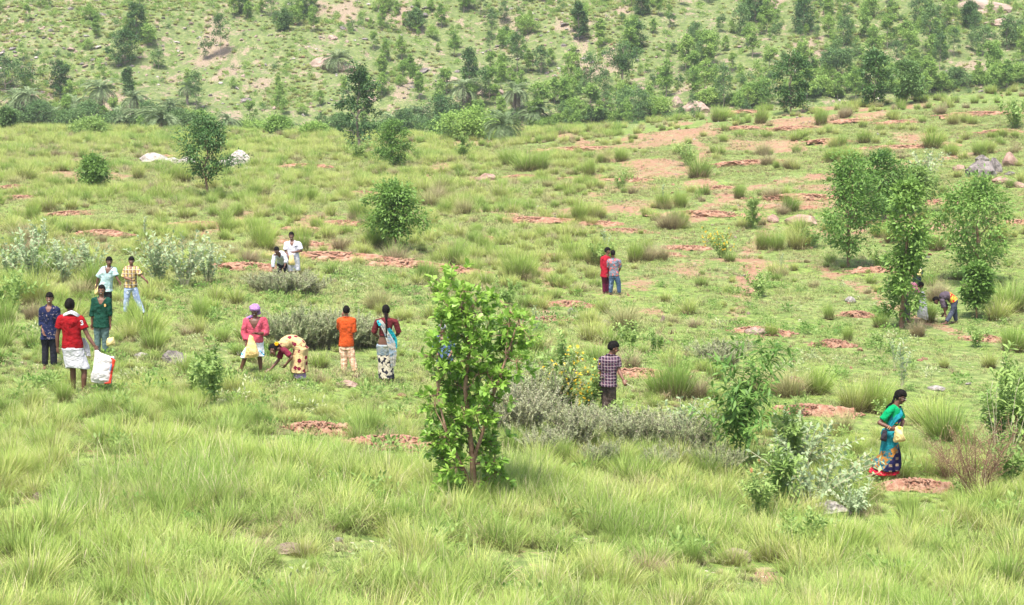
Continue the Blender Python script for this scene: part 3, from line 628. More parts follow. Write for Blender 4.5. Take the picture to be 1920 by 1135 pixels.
# ------------------------------------------------------------------ countable plants
TREES = [ # px, base y, top y, half width px, kind, label, category
 (388,372,230,44,'deep','rounded dark green tree with bare lower trunk beside the white boulders','round'),
 (673,280,128,30,'deep','tall narrow dark tree rising in front of the far hillside, left of centre','column'),
 (740,478,348,46,'mid','round bushy tree above the long red mound at left centre','round'),
 (734,312,232,26,'mid','slim leafy young tree right of the tall narrow tree','column'),
 (175,356,297,26,'mid','small bushy tree on the left of the plateau','round'),
 (1590,500,302,60,'mid','large bushy tree, left one of the three big trees at right','round'),
 (1690,615,330,42,'mid','tall irregular tree hiding two people on the right','irregular'),
 (1828,535,338,66,'mid','wide leafy tree, rightmost of the three big trees at right','round'),
 (1831,598,500,19,'mid','small slender tree beside the bending person at right','column'),
 (1643,420,292,45,'dark','dark tree crown directly behind the left one of the three big trees','round'),
 (1706,400,318,40,'pale','grey green bushy tree behind the tall irregular tree','round'),
 (1482,214,104,27,'deep','dark upright tree standing on the plateau edge, right of centre','column'),
 (1640,200,98,26,'deep','dark forked tree on the plateau edge above the right mounds','column'),
 (1700,196,118,28,'hilld','low spreading dark tree right of the forked one on the plateau edge','round'),
 (1572,162,95,24,'hilld','small spreading tree on the hill foot at right','umbrella'),
 (1168,170,85,25,'deep','dark round headed tree in the middle of the hillside, right of centre','umbrella'),
 (880,172,95,17,'deep','dark slender tree in the middle of the hillside, above the palm','column'),
 (1188,222,166,36,'hilld','broad low tree at the plateau edge, right of the palm','round'),
 (1080,228,188,24,'hillp','small round bright bush tree at the plateau edge beside the palm','round'),
 (880,262,208,44,'hillp','wide pale green bushy tree left of the date palm at the plateau edge','round'),
 (825,240,186,42,'deep','dark spreading tree in the valley behind the pale bushy tree','round'),
 (256,72,8,16,'deep','dark tree high on the left hillside, upper of a pair','column'),
 (234,122,60,21,'deep','dark tree on the left hillside, lower of a pair','column'),
 (113,185,118,16,'deep','slim dark tree standing above the palm thicket at left','column'),
 (240,178,128,10,'hilld','thin young tree on the left hillside below the dark pair','column'),
 (10,170,110,40,'deep','dark leafy clump cut by the left edge of the photo','round'),
 (15,246,205,12,'hilld','small dark tree at the far left plateau edge','column'),
 (566,30,-30,18,'deep','dark tree at the top edge, left of centre','column'),
 (533,58,20,12,'hilld','small dark tree near the top, below the one cut by the top edge','column'),
 (1085,78,8,12,'deep','narrow dark tree near the top at centre right','column'),
 (1190,90,40,18,'deep','leafy dark tree near the top, right of centre','column'),
 (1416,40,-30,17,'deep','dark tree cut by the top edge at right','column'),
 (1507,62,-10,22,'deep','dark double crowned tree at the top right','column'),
 (1818,52,5,13,'deep','lone dark tree before the bare pink slope at the top right','column'),
 (1203,30,-20,12,'hilld','dark tree crown at the top edge above the round headed tree','column'),
 (455,25,-25,8,'hilld','thin tree cut by the top edge at left centre','column'),
 (780,60,20,16,'hilld','bushy dark tree high on the hill at centre left','round'),
 (1430,200,152,22,'mid','bushy reddish green tree left of the dark upright tree','round'),
 (1405,196,160,16,'hillp','low pale bush tree beside the boulders at the plateau edge','round'),
 (170,258,226,30,'pale','bright green round bush at the left plateau edge','round'),
 (1060,200,150,9,'hillp','thin pale tree left of centre on the lower hillside','column'),
 (948,82,55,9,'hilld','small dark bush on the middle of the hill','round'),
]
PR = {'round': [(0,.35),(.2,.85),(.5,1),(.8,.7),(1,.2)], 'column': [(0,.55),(.3,1),(.6,.8),(.85,.75),(1,.2)],
      'irregular': [(0,.75),(.25,.8),(.42,.45),(.6,1),(.8,.6),(1,.15)], 'umbrella': [(0,.2),(.35,.7),(.7,1),(1,.5)]}
CLEAR = []
def add_tree(px, by, ty, hw, kind, label, shape, cat='tree', group=None, seed=None, near=False):
    b = hit(px, by) if by > 150 or True else None
    Ht = top_h(px, ty, b); R = hw / FPX * b[1]; seed = seed or int(px * 7 + by)
    far = b[1] > 150; nc, nl = (60, 70) if far else (80, 66)
    LL = .24 if far else .165
    prof = [(t, r * R * .92) for t, r in PR[shape]]
    z0 = Ht * (.22 if shape == 'round' else .12 if shape == 'column' else .5 if shape == 'umbrella' else .08)
    if (px, by) == (1831, 598) or px in (388, 740): z0 = Ht * .3
    if px in (1590, 1828): z0 = Ht * .16
    tr, cr = tree_parts(seed, Ht, z0, prof, nc, nl, LL, LL * .5, R * .19 + .05, 6, max(.035, Ht * .018), gap=.2 if shape == 'irregular' else .12)
    t = empty('bush' if cat == 'bush' else 'tree', b, 0); tag(t, label, cat, group)
    obj('trunk', tr, M['barkg'] if far else M['bark'], t); obj('crown', cr, M[kind], t); CLEAR.append((b[0], b[1])); return t
def build_trees():
    for px, by, ty, hw, kind, label, shape in TREES: add_tree(px, by, ty, hw, kind, label, shape)
    # saplings all over the hillside: six models, copied
    protos = []
    for i, (Ht, R, shp, kd) in enumerate([(3.4,.65,'column','hillp'),(2.6,.6,'round','hillp'),(4.2,.9,'column','hilld'),(3.2,.9,'round','hilld'),(3.8,.55,'column','hillp'),(2.2,.8,'round','hillp'),(4.8,1.0,'irregular','hilld'),(3.0,.45,'column','hillp')]):
        tr, cr = tree_parts(500 + i, Ht, Ht * (.28 if shp != 'round' else .18), [(t, r * R) for t, r in PR[shp]], 36, 44, .22, .11, R * .25, 5, .05, gap=.12)
        tr.materials.append(M['barkg']); cr.materials.append(M[kd]); protos.append((tr, cr, kd, shp))
    rs = np.random.RandomState(21); cnt = 0; roots = {}
    nm = {('hillp','column'): 'slender pale green sapling', ('hillp','round'): 'low round pale green sapling', ('hilld','column'): 'slender dark green young tree', ('hilld','round'): 'round dark green young tree', ('hilld','irregular'): 'ragged dark green tree'}
    tries = 0
    while cnt < 252 and tries < 4000:
        tries += 1; px = rs.uniform(-40, 1960); py = rs.uniform(-25, 236) if rs.rand() < .8 else rs.uniform(150, 246)
        lim = 240 if px < 1000 else 240 - (px - 1000) * .07
        if py > lim: continue
        dens = .30 if px < 420 and py > 60 else .55 if px < 700 else 1.0
        if 380 < px < 640 and 120 < py < 230: dens = .12
        if px > 1780 and py < 45: dens = .05
        if 1000 < px < 1500 and py > 140: dens = .4
        if rs.rand() > dens * np.clip(vn(px / 90, py / 50, 4) * 1.6, .15, 1): continue
        b = hit(px, py, 200)
        if any((b[0] - c[0]) ** 2 + (b[1] - c[1]) ** 2 < 1.6 for c in CLEAR): continue
        CLEAR.append((b[0], b[1])); i = int(rs.choice(len(protos), p=[.2,.15,.07,.07,.17,.13,.05,.16])); tr, cr, kd, shp = protos[i]
        zn = 'lower' if py > 150 else 'middle' if py > 70 else 'upper'; hz = 'left' if px < 640 else 'central' if px < 1280 else 'right'
        g = '%ss on the %s %s part of the far hillside' % (nm[(kd, shp)], zn, hz)
        lab = nm[(kd, shp)]
        s = float(rs.uniform(.6, 1.25)) * (1.15 if px > 1000 else .95)
        if i not in roots:
            t = empty('tree', b, rs.uniform(0, 6.28), s); obj('trunk', tr, [], t); obj('crown', cr, [], t); tag(t, lab, 'tree', g); roots[i] = t
        else: copy_thing(roots[i], b, rs.uniform(0, 6.28), s, lab, 'tree', g)
        cnt += 1

def far_saplings():
    rs = np.random.RandomState(41); pr = []
    for i, (Ht, R, kd) in enumerate([(2.6,.5,'hillp'),(3.2,.5,'hillp'),(2.2,.55,'hilld'),(3.4,.6,'hilld')]):
        tr, cr = tree_parts(540 + i, Ht, Ht * .22, [(t, q * R) for t, q in PR['column']], 26, 34, .2, .1, R * .25, 4, .05); pr.append((cr, M[kd]))
    X = rs.uniform(-92, 95, 1500); Y = rs.uniform(228, 330, 1500); keep = rs.rand(len(X)) < np.clip((fbm(X * .05 + 2, Y * .05, 80) - .38) * 4, .08, .7) * np.where(X < -15, .45, 1); X, Y = X[keep], Y[keep]; n = len(X)
    scatter('distant_saplings', np.stack([X, Y, H(X, Y)], 1), np.stack([0 * X, 0 * X, rs.uniform(0, 6.28, n)], 1), rs.uniform(.4, 1.1, n), rs.choice(4, n, p=[.35, .3, .2, .15]), pr, 'the smallest young saplings filling the far hillside', 'saplings')
def whorl_tree():
    """the big-leaved young tree in the foreground: clusters of large leaves on many twigs"""
    rs = np.random.RandomState(3); b = hit(885, 942); Yb = b[1]; tg = Geo(); cg = Geo(); yg = Geo()
    t = empty('tree', b); tag(t, 'large leafy young tree with reddish trunk in the foreground centre, in front of everyone', 'tree')
    def loc(px, py, dy=0): return at_depth(px, py, Yb + dy) - b
    A = [(845,525),(870,540),(815,545),(835,565),(868,575),(900,560,.2),(825,595),(855,600),(880,600),(905,590),(938,566,.1,1),(960,610),(985,605),(990,635),(965,640),
         (940,650),(915,625),(890,630),(862,635),(838,628),(815,640),(850,660),(880,665),(910,665),(945,680),(975,670),(930,705),(955,712),(900,700),(870,700),(835,690),(808,672),
         (818,720),(850,725),(885,730),(915,735),(800,750,0,2),(790,742,0,2),(830,760),(862,765),(895,765),(930,770),(945,745),(820,795),(850,800),(915,800),(835,830),(868,835),(905,835),
         (935,830),(812,835),(820,865),(850,865),(925,865),(940,885),(830,895),(855,905),(815,915),(838,780),(940,860),(805,815)]
    tk = np.array([[0, 0, -.2], loc(888, 905), loc(886, 860), loc(880, 800, .02), loc(872, 730), loc(880, 660, .05), loc(872, 590), loc(860, 530)])
    gtube(tg, tk, [.055, .048, .042, .036, .03, .024, .017, .008], 9)
    t2 = np.array([loc(886, 870), loc(905, 810, -.1), loc(925, 740, -.1), loc(950, 670, -.05), loc(972, 600)]); gtube(tg, t2, [.03, .026, .022, .017, .008], 7)
    t3 = np.array([loc(888, 925), loc(870, 880, -.15), loc(840, 820, -.2), loc(820, 740, -.1), loc(825, 650)]); gtube(tg, t3, [.028, .024, .02, .014, .007], 7)
    allp = np.concatenate([tk[1:], t2, t3])
    for a in A:
        c = loc(880 + (a[0] - 880) * (.93 if a[1] < 700 else .8), a[1]); c[1] += rs.uniform(-.38, .38); top = a[1] < 610
        dd = np.linalg.norm(allp - c - [0, 0, -.12], axis=1); s = allp[np.argmin(dd + (allp[:, 2] > c[2] + .05) * 5)]
        gtube(tg, curve(s, c, rs, .06, 5, -.05), np.linspace(.013, .005, 5), 5)
        for q in range(12 if len(a) < 4 else 7):
            o = rs.normal(0, 1, 3) * [.105, .14, .11]; e = c + o
            gtube(tg, curve(c, e, rs, .05, 4), np.linspace(.005, .003, 4), 3)
            ax = nrm(o + [0, 0, .14] + rs.normal(0, .05, 3)); n = 8
            e1 = nrm(np.cross(ax, [.2, .3, 1.])); e2 = np.cross(ax, e1); an = np.arange(n) * 2.4 + rs.uniform(0, 6)
            spr = rs.uniform(.55, 1.2, n)[:, None]; D = (np.cos(an)[:, None] * e1 + np.sin(an)[:, None] * e2) * spr + ax * .75
            D[:, 2] += .08 - .25 * (e[2] < 1.2); L = .120 * rs.uniform(.6, 1.2, n)
            P = np.tile(e, (n, 1)) - ax * rs.uniform(0, .09, (n, 1))
            young = (len(a) > 3 and a[3] == 1) or (rs.rand() < (.75 if top else .38))
            leaves(yg if young else cg, rs, P, D, L, L * rs.uniform(.44, .56, n), r=np.clip(.35 + rs.normal(0, .25, n) + .2 * top, 0, 1), fold=.18, droop=.35, fine=True)
    obj('trunk', tg.mesh('young_tree_trunk', True), M['bark'], t); obj('crown', cg.mesh('young_tree_crown'), M['leaf'], t); obj('young_leaves', yg.mesh('young_tree_tips'), M['leaf_young'], t)

def place_plant(meshes, mats, px, py, s, label, cat, group=None, name='shrub', names=('stems', 'foliage'), rz=None):
    b = hit(px, py); t = empty(name, b, RS.uniform(0, 6.28) if rz is None else rz, s); tag(t, label, cat, group)
    for me, m, n in zip(meshes, mats, names):
        if len(me.materials) == 0: me.materials.append(m)
        obj(n, me, [], t)
    return t
def build_shrubs():
    # grey-green broad-leaved milkweed shrubs
    cal = [stem_plant(200 + i, n, h, sp_, 11, .15, .085, 2, .75, .15, .25, .12, .012, .5) for i, (n, h, sp_) in enumerate([(22,1.5,1.1),(16,1.3,.9),(10,1.1,.5),(3,1.2,.25),(26,1.0,1.25)])]
    cm = (M['gstem'], M['cal'])
    for px, py, k, s, lab in [(60,535,0,1.1,'grey green broad leaved shrub at the left edge behind the navy shirt boy'),(120,530,1,1.1,'grey green shrub between the left edge shrub and the pale blue shirt boy'),
        (172,520,1,1.0,'grey green shrub directly behind the pale blue shirt boy'),(20,520,2,1.1,'grey green shrub cut by the left edge of the photo'),(300,535,0,1.05,'large grey green shrub right of the checked shirt boy'),
        (345,540,0,1.15,'large grey green shrub, middle of the three right of the checked shirt boy'),(388,530,1,1.0,'grey green shrub at the right end of the left shrub belt'),
        (75,470,2,1.0,'tall grey green shoots at the back of the left shrub belt'),(1690,735,3,1.05,'spindly grey green plant rising behind the woman in the green blouse'),(1678,690,3,.6,'small grey green plant on the lawn above the woman in the green blouse'),
        (1525,945,4,.85,'sprawling grey green shrub in front of the walking woman in the green blouse'),(1500,880,4,.9,'sprawling grey green shrub left of the walking woman'),(1600,965,4,.5,'low grey green branches just below the walking woman'),
        (1280,840,1,.75,'grey green broad leaved shrub rising from the mauve seed heads'),(1735,345,1,1.5,'pale grey green shrub behind the tall irregular tree'),(1137,480,3,.9,'thin pale plant beside the boy in the maroon shirt'),
        (1003,640,3,.8,'single upright grey green stem right of the big foreground tree'),(1240,385,3,.9,'thin grey green plant among far tussocks right of centre'),(270,450,3,.8,'upright grey green shoot above the checked shirt boy'),
        (1463,510,3,.6,'tiny grey green plant on the lawn beside the bare path'),(1655,410,1,1.0,'grey green bush at the foot of the big trees at right')]:
        place_plant(cal[k][:2], cm, px, py, s, lab, 'shrub')
    # grey aromatic bushes with fine leaves
    gr = [stem_plant(220 + i, n, h, sp_, 26, .055, .02, 3, .8, .1, .12, .35, .005, .4, sub=2) for i, (n, h, sp_) in enumerate([(85,.85,.7),(60,.6,.7),(70,1.0,.55)])]
    sp_ = []
    for i, g in enumerate(gr):
        rs = np.random.RandomState(230 + i); q = Geo(); T = g[2]; T = T[rs.rand(len(T)) < .6]
        for k in range(9): leaves(q, rs, T - [0, 0, .10] + [0, 0, .02 * k] + rs.normal(0, .006, T.shape), rs.normal(0, 1, T.shape) + [0, 0, .8], np.full(len(T), .03), np.full(len(T), .016))
        sp_.append(q.mesh('seed_heads_%d' % i))
    for px, py, k, s, sd, lab in [(560,655,0,1.15,0,'big grey bush at the left of the clump behind the bending woman'),(600,655,2,1.0,0,'big grey bush in the middle of the clump behind the bending woman'),(645,655,0,1.1,0,'big grey bush behind the boy in the orange shirt'),
        (690,652,0,.95,1,'grey bush with brown heads behind the woman with the long braid'),(520,640,1,1.1,0,'low grey bush just above the man with the purple turban'),(530,556,1,1.3,1,'pale dry grey bush in front of the man in white'),(500,548,1,1.0,0,'pale grey bush in front of the crouching boy'),(570,552,1,1.1,1,'pale grey low bush right below the man in white'),
        (972,826,2,1.0,1,'tall grey bush right of the big foreground tree'),(1022,858,0,.6,1,'grey seed headed bush, second right of the big foreground tree'),(1072,846,2,.85,1,'grey seed headed bush in the centre of the mauve belt'),
        (1128,874,0,.5,1,'mauve seed headed bush below the boy in the checked plaid shirt'),(1188,856,2,.85,1,'mauve seed headed bush in the middle of the belt'),(1240,884,0,.5,1,'mauve seed headed bush left of the slender sapling'),(1292,868,2,.85,1,'dark stemmed grey bush under the slender sapling'),
        (1345,892,0,0.6,1,'dark stemmed grey bush at the right end of the mauve belt'),(1005,790,2,1.1,0,'grey green bush behind the seed headed belt, beside the foreground tree'),(1100,812,1,.8,1,'grey green bush behind the belt, under the plaid shirt'),
        (1158,826,1,.8,1,'pale grey bush right behind the mauve belt'),(1226,832,1,.9,1,'grey bush behind the belt, right of the plaid shirt'),(140,515,1,1.0,0,'small brownish grey bush among the left shrub belt'),(1350,690,1,1.1,1,'grey brown bush above the slender sapling'),(90,520,1,1.2,0,'low grey bush at the foot of the left shrub belt')]:
        t = place_plant(gr[k][:2], (M['barkg'], M['grey']), px, py, s, lab, 'bush', name='bush')
        if sd: 
            me = sp_[k]
            if not me.materials: me.materials.append(M['lav'])
            obj('seed_heads', me, [], t)
    # saplings and leafy bushes
    lance = [stem_plant(240, 4, 1.75, .75, 18, .18, .045, 3, .35, .6, .4, .08, .014, .3, sub=9, fine=True), stem_plant(241, 4, 1.15, .45, 13, .15, .045, 3, .6, .3, .3, .1, .01, .3, sub=4, fine=True),
             stem_plant(242, 7, .7, .45, 9, .12, .05, 3, .7, .2, .2, .12, .007, .3, sub=2, fine=True), stem_plant(243, 3, 1.5, .3, 20, .12, .055, 3, .6, .25, .25, .05, .012, .3, sub=9)]
    for px, py, k, s, mt, lab in [(1385,885,0,1.2,'mid','slender sapling with drooping narrow leaves above the mauve seed heads'),(1480,880,1,1.1,'pale','pale leafy sapling right of the slender drooping one'),(1425,990,1,.85,'pale','young sapling with yellow green leaves in the right foreground'),
        (1465,960,1,1.05,'pale','leafy sapling just behind the yellow green one in the right foreground'),(1505,1040,2,.9,'pale','low leafy plant below the foreground saplings at right'),(395,765,1,1.1,'pale','young leafy sapling left of the man with the purple turban'),(375,740,2,1.0,'pale','round leafy base beside the young sapling at left'),
        (425,735,2,.75,'pale','small leafy sprig right of the young sapling at left'),(1040,750,1,1.25,'mid','dark leafy sapling right of the big foreground tree'),(1060,790,1,1.2,'mid','leafy bush carrying yellow flowers right of the big foreground tree'),(1105,800,1,1.0,'mid','yellow flowered bush left of the plaid shirt boy'),
        (955,575,2,1.2,'mid','low leafy plant behind the top of the big foreground tree'),(1146,818,2,1.0,'mid','low leafy bush hiding the legs of the plaid shirt boy'),(1120,500,2,1.4,'mid','leafy bush left of the boy in the maroon shirt'),(1427,557,2,1.3,'pale','round low bush beside the bare path on the lawn'),(1355,485,2,1.6,'mid','leafy bush with a yellow flower near the path top'),(1410,430,3,1.2,'pale','yellow green young tree above the bare path'),
        (1828,652,2,.9,'mid','dense low bush under the bending person at right'),(1900,800,1,1.5,'mid','leafy bush at the right edge beside the walking woman'),(1870,850,1,1.4,'mid','leafy bush behind the brown twigs at the right edge'),(1915,860,1,1.4,'dark','dark leafy bush cut by the right edge'),(1890,930,1,1.0,'pale','bright leafy bush beneath the brown twigs at right'),
        (1290,310,2,2.0,'mid','dark bush among far tussocks at centre right'),(670,300,2,2.2,'mid','dark low bush below the tall narrow tree'),(870,300,3,1.4,'mid','thin dark young tree left of the date palm'),(380,720,2,.7,'mid','small dark sprig at the foot of the young sapling at left'),
        (20,590,2,1.6,'pale','leafy bush cut by the left edge above the navy shirt boy'),(1660,795,2,.8,'mid','small leafy plant just left of the walking woman'),(1185,655,2,1.1,'pale','low leafy weeds above the plaid shirt boy'),(1230,660,2,.9,'mid','dark weeds beside the grey stones above the plaid shirt'),(1650,650,2,.6,'dark','small dark weed on the lawn under the tall tree'),
        (1905,240,2,3.0,'dark','dark bush at the right edge of the plateau'),(1645,505,2,1.2,'mid','bush at the foot of the left big tree'),(1520,465,2,1.3,'pale','weedy bush below the brown boulder'),(1165,355,2,1.6,'mid','dark weeds among far tussocks at centre')]:
        t = place_plant(lance[k][:2], (M['barkg'], M[mt]), px, py, s, lab, 'sapling' if k != 2 else 'bush', name='sapling' if k != 2 else 'bush')
        t.children[1].data = t.children[1].data if mt == 'mid' else t.children[1].data
        sl = t.children[1].material_slots
        sl[0].link = 'OBJECT'; sl[0].material = M[mt]
        if 'yellow flower' in lab or 'yellow flowered' in lab:
            rs = np.random.RandomState(px); q = Geo(); T = lance[k][2]; n = 70; P = T[rs.randint(0, len(T), n)] + rs.normal(0, .08, (n, 3))
            for z in range(5): leaves(q, rs, P, rs.normal(0, 1, (n, 3)), np.full(n, .035), np.full(n, .03))
            obj('flowers', q.mesh('flowers_%d' % px), M['yel'], t)
        if px == 1425:
            rs = np.random.RandomState(px); q = Geo(); T = lance[k][2]; P = np.repeat(T[T[:, 2] > .95], 4, 0); leaves(q, rs, P, rs.normal(0, .5, P.shape) + [0, 0, 1], np.full(len(P), .09), np.full(len(P), .04)); obj('red_shoots', q.mesh('red_shoots'), M['red_tip'], t)
    # bare brown twig bushes
    tw = stem_plant(260, 46, 1.2, .8, 8, .02, .012, 2, .9, .1, .5, .15, .006, .35, sub=4)
    for px, py, s, lab in [(1830,935,1.05,'bare reddish brown twig bush at the right behind the walking woman'),(1775,900,.6,'small heap of dry brown twigs on the soil right of the walking woman'),(1880,915,.9,'bare twig bush close to the right edge')]:
        place_plant(tw[:2], (M['twig'], M['dry']), px, py, s, lab, 'bush', name='bush')
    # pale bare stems at right edge
    st = stem_plant(262, 6, 1.9, .5, 5, .08, .04, 2, .7, .2, .7, .15, .011, .2)
    place_plant(st[:2], (M['gstem'], M['mid']), 1875, 900, 1.0, 'pale bare upright stems in the bush at the right edge', 'shrub')

def build_palms():
    pl = [palm_parts(300, 1.3, 46, 2.0, 34, .22), palm_parts(301, 1.9, 34, 1.5, 18, .16), palm_parts(302, .7, 34, 1.6, 8, .15)]
    mt = (M['barkg'], M['palm'], M['palmdry'])
    L = [(945,268,0,1.0,'wide wild date palm with grey green fronds on the plateau edge at centre'),(632,133,0,1.1,'palm with a skirt of dead fronds high on the hillside left of centre'),(352,196,1,1.1,'small thin trunked palm on the lower left hillside'),
         (320,228,0,1.15,'palm with pinkish dead fronds in the left thicket'),(785,238,0,1.05,'wild date palm in the valley left of centre'),(190,218,1,1.7,'tall wild palm, leftmost of those in the left thicket'),(225,240,2,1.6,'bushy palm in the left thicket'),
         (270,240,2,1.7,'bushy palm below the leafy middle of the left thicket'),(250,228,1,1.4,'palm with a visible trunk in the left thicket'),(305,246,2,1.5,'low palm at the right end of the left thicket'),(55,225,1,1.5,'palm beside the small dark tree at far left'),(35,205,2,1.6,'bushy palm at the far left of the hill foot'),
         (430,240,2,1.2,'lone low palm at the foot of the hill above the round tree'),(740,250,2,1.5,'low palm left of the wild date palm in the valley'),(870,212,1,1.6,'tall palm behind the pale bushy tree'),(965,222,1,1.7,'grey palm right behind the wide plateau palm'),
         (1000,232,2,1.6,'low palm right of the wide plateau palm'),(100,232,2,1.5,'low palm under the slim dark tree at left'),(140,215,2,1.6,'bushy grey palm between the slim dark tree and the thicket'),(610,250,2,1.0,'low palm left of the tall narrow tree'),(545,250,2,.9,'tiny low palm at the hill foot left of the tall narrow tree')]
    for px, py, k, s, lab in L:
        b = hit(px, py); t = empty('date_palm', b, RS.uniform(0, 6.28), s); tag(t, lab, 'palm')
        for me, m, n in zip(pl[k], mt, ('trunk', 'fronds', 'dead_fronds')):
            if not me.materials: me.materials.append(m)
            obj(n, me, [], t)
        CLEAR.append((b[0], b[1]))
    # bushes of the valley thicket
    rs = np.random.RandomState(8); k = 0
    for px, py, hw, ht, kd in [(20,238,34,40,'hilld'),(75,236,30,34,'hilld'),(125,238,28,30,'hilld'),(165,236,30,36,'hilld'),(215,238,26,38,'hilld'),(285,238,28,34,'hilld'),(335,238,26,32,'hilld'),(370,240,24,26,'hillp'),(470,244,26,22,'hillp'),(520,250,24,22,'hillp'),(590,255,24,24,'hillp'),
        (640,250,24,30,'hilld'),(705,255,28,30,'hilld'),(760,252,30,34,'hilld'),(840,256,32,40,'hilld'),(905,262,28,28,'hillp'),(1010,236,26,30,'hillp'),(1045,232,16,18,'hillp'),(1120,226,26,34,'hilld'),(1230,212,30,36,'hillp'),(1160,222,26,26,'hilld'),(1330,198,26,32,'hillp'),(1380,196,24,30,'hillp'),
        (1540,176,26,38,'hillp'),(1520,180,22,40,'hilld'),(1600,170,24,36,'hillp'),(1745,168,28,44,'hillp'),(1790,162,26,40,'hilld'),(1838,158,26,48,'hillp'),(1872,160,24,44,'hilld'),(1910,156,26,54,'hillp'),(1670,172,22,30,'hillp'),(1560,180,22,30,'hillp')]:
        zn = ('in the left thicket' if px < 400 else 'at the hill foot left of centre' if px < 800 else 'at the hill foot around the palms' if px < 1100 else 'along the plateau edge right of centre' if px < 1500 else 'along the plateau edge at right')
        if px > 1000: ht *= .68; kd = 'hillp' if k % 3 else kd
        ht *= (.6, 1.25, .85, 1.1)[k % 4]; add_tree(px, py, py - ht, hw * (.8 if px > 1000 else 1), kd, '%s bush' % ('dark green' if kd == 'hilld' else 'pale green'), 'round', 'bush', '%s bushes %s' % ('dark green' if kd == 'hilld' else 'pale green', zn), seed=900 + k); k += 1

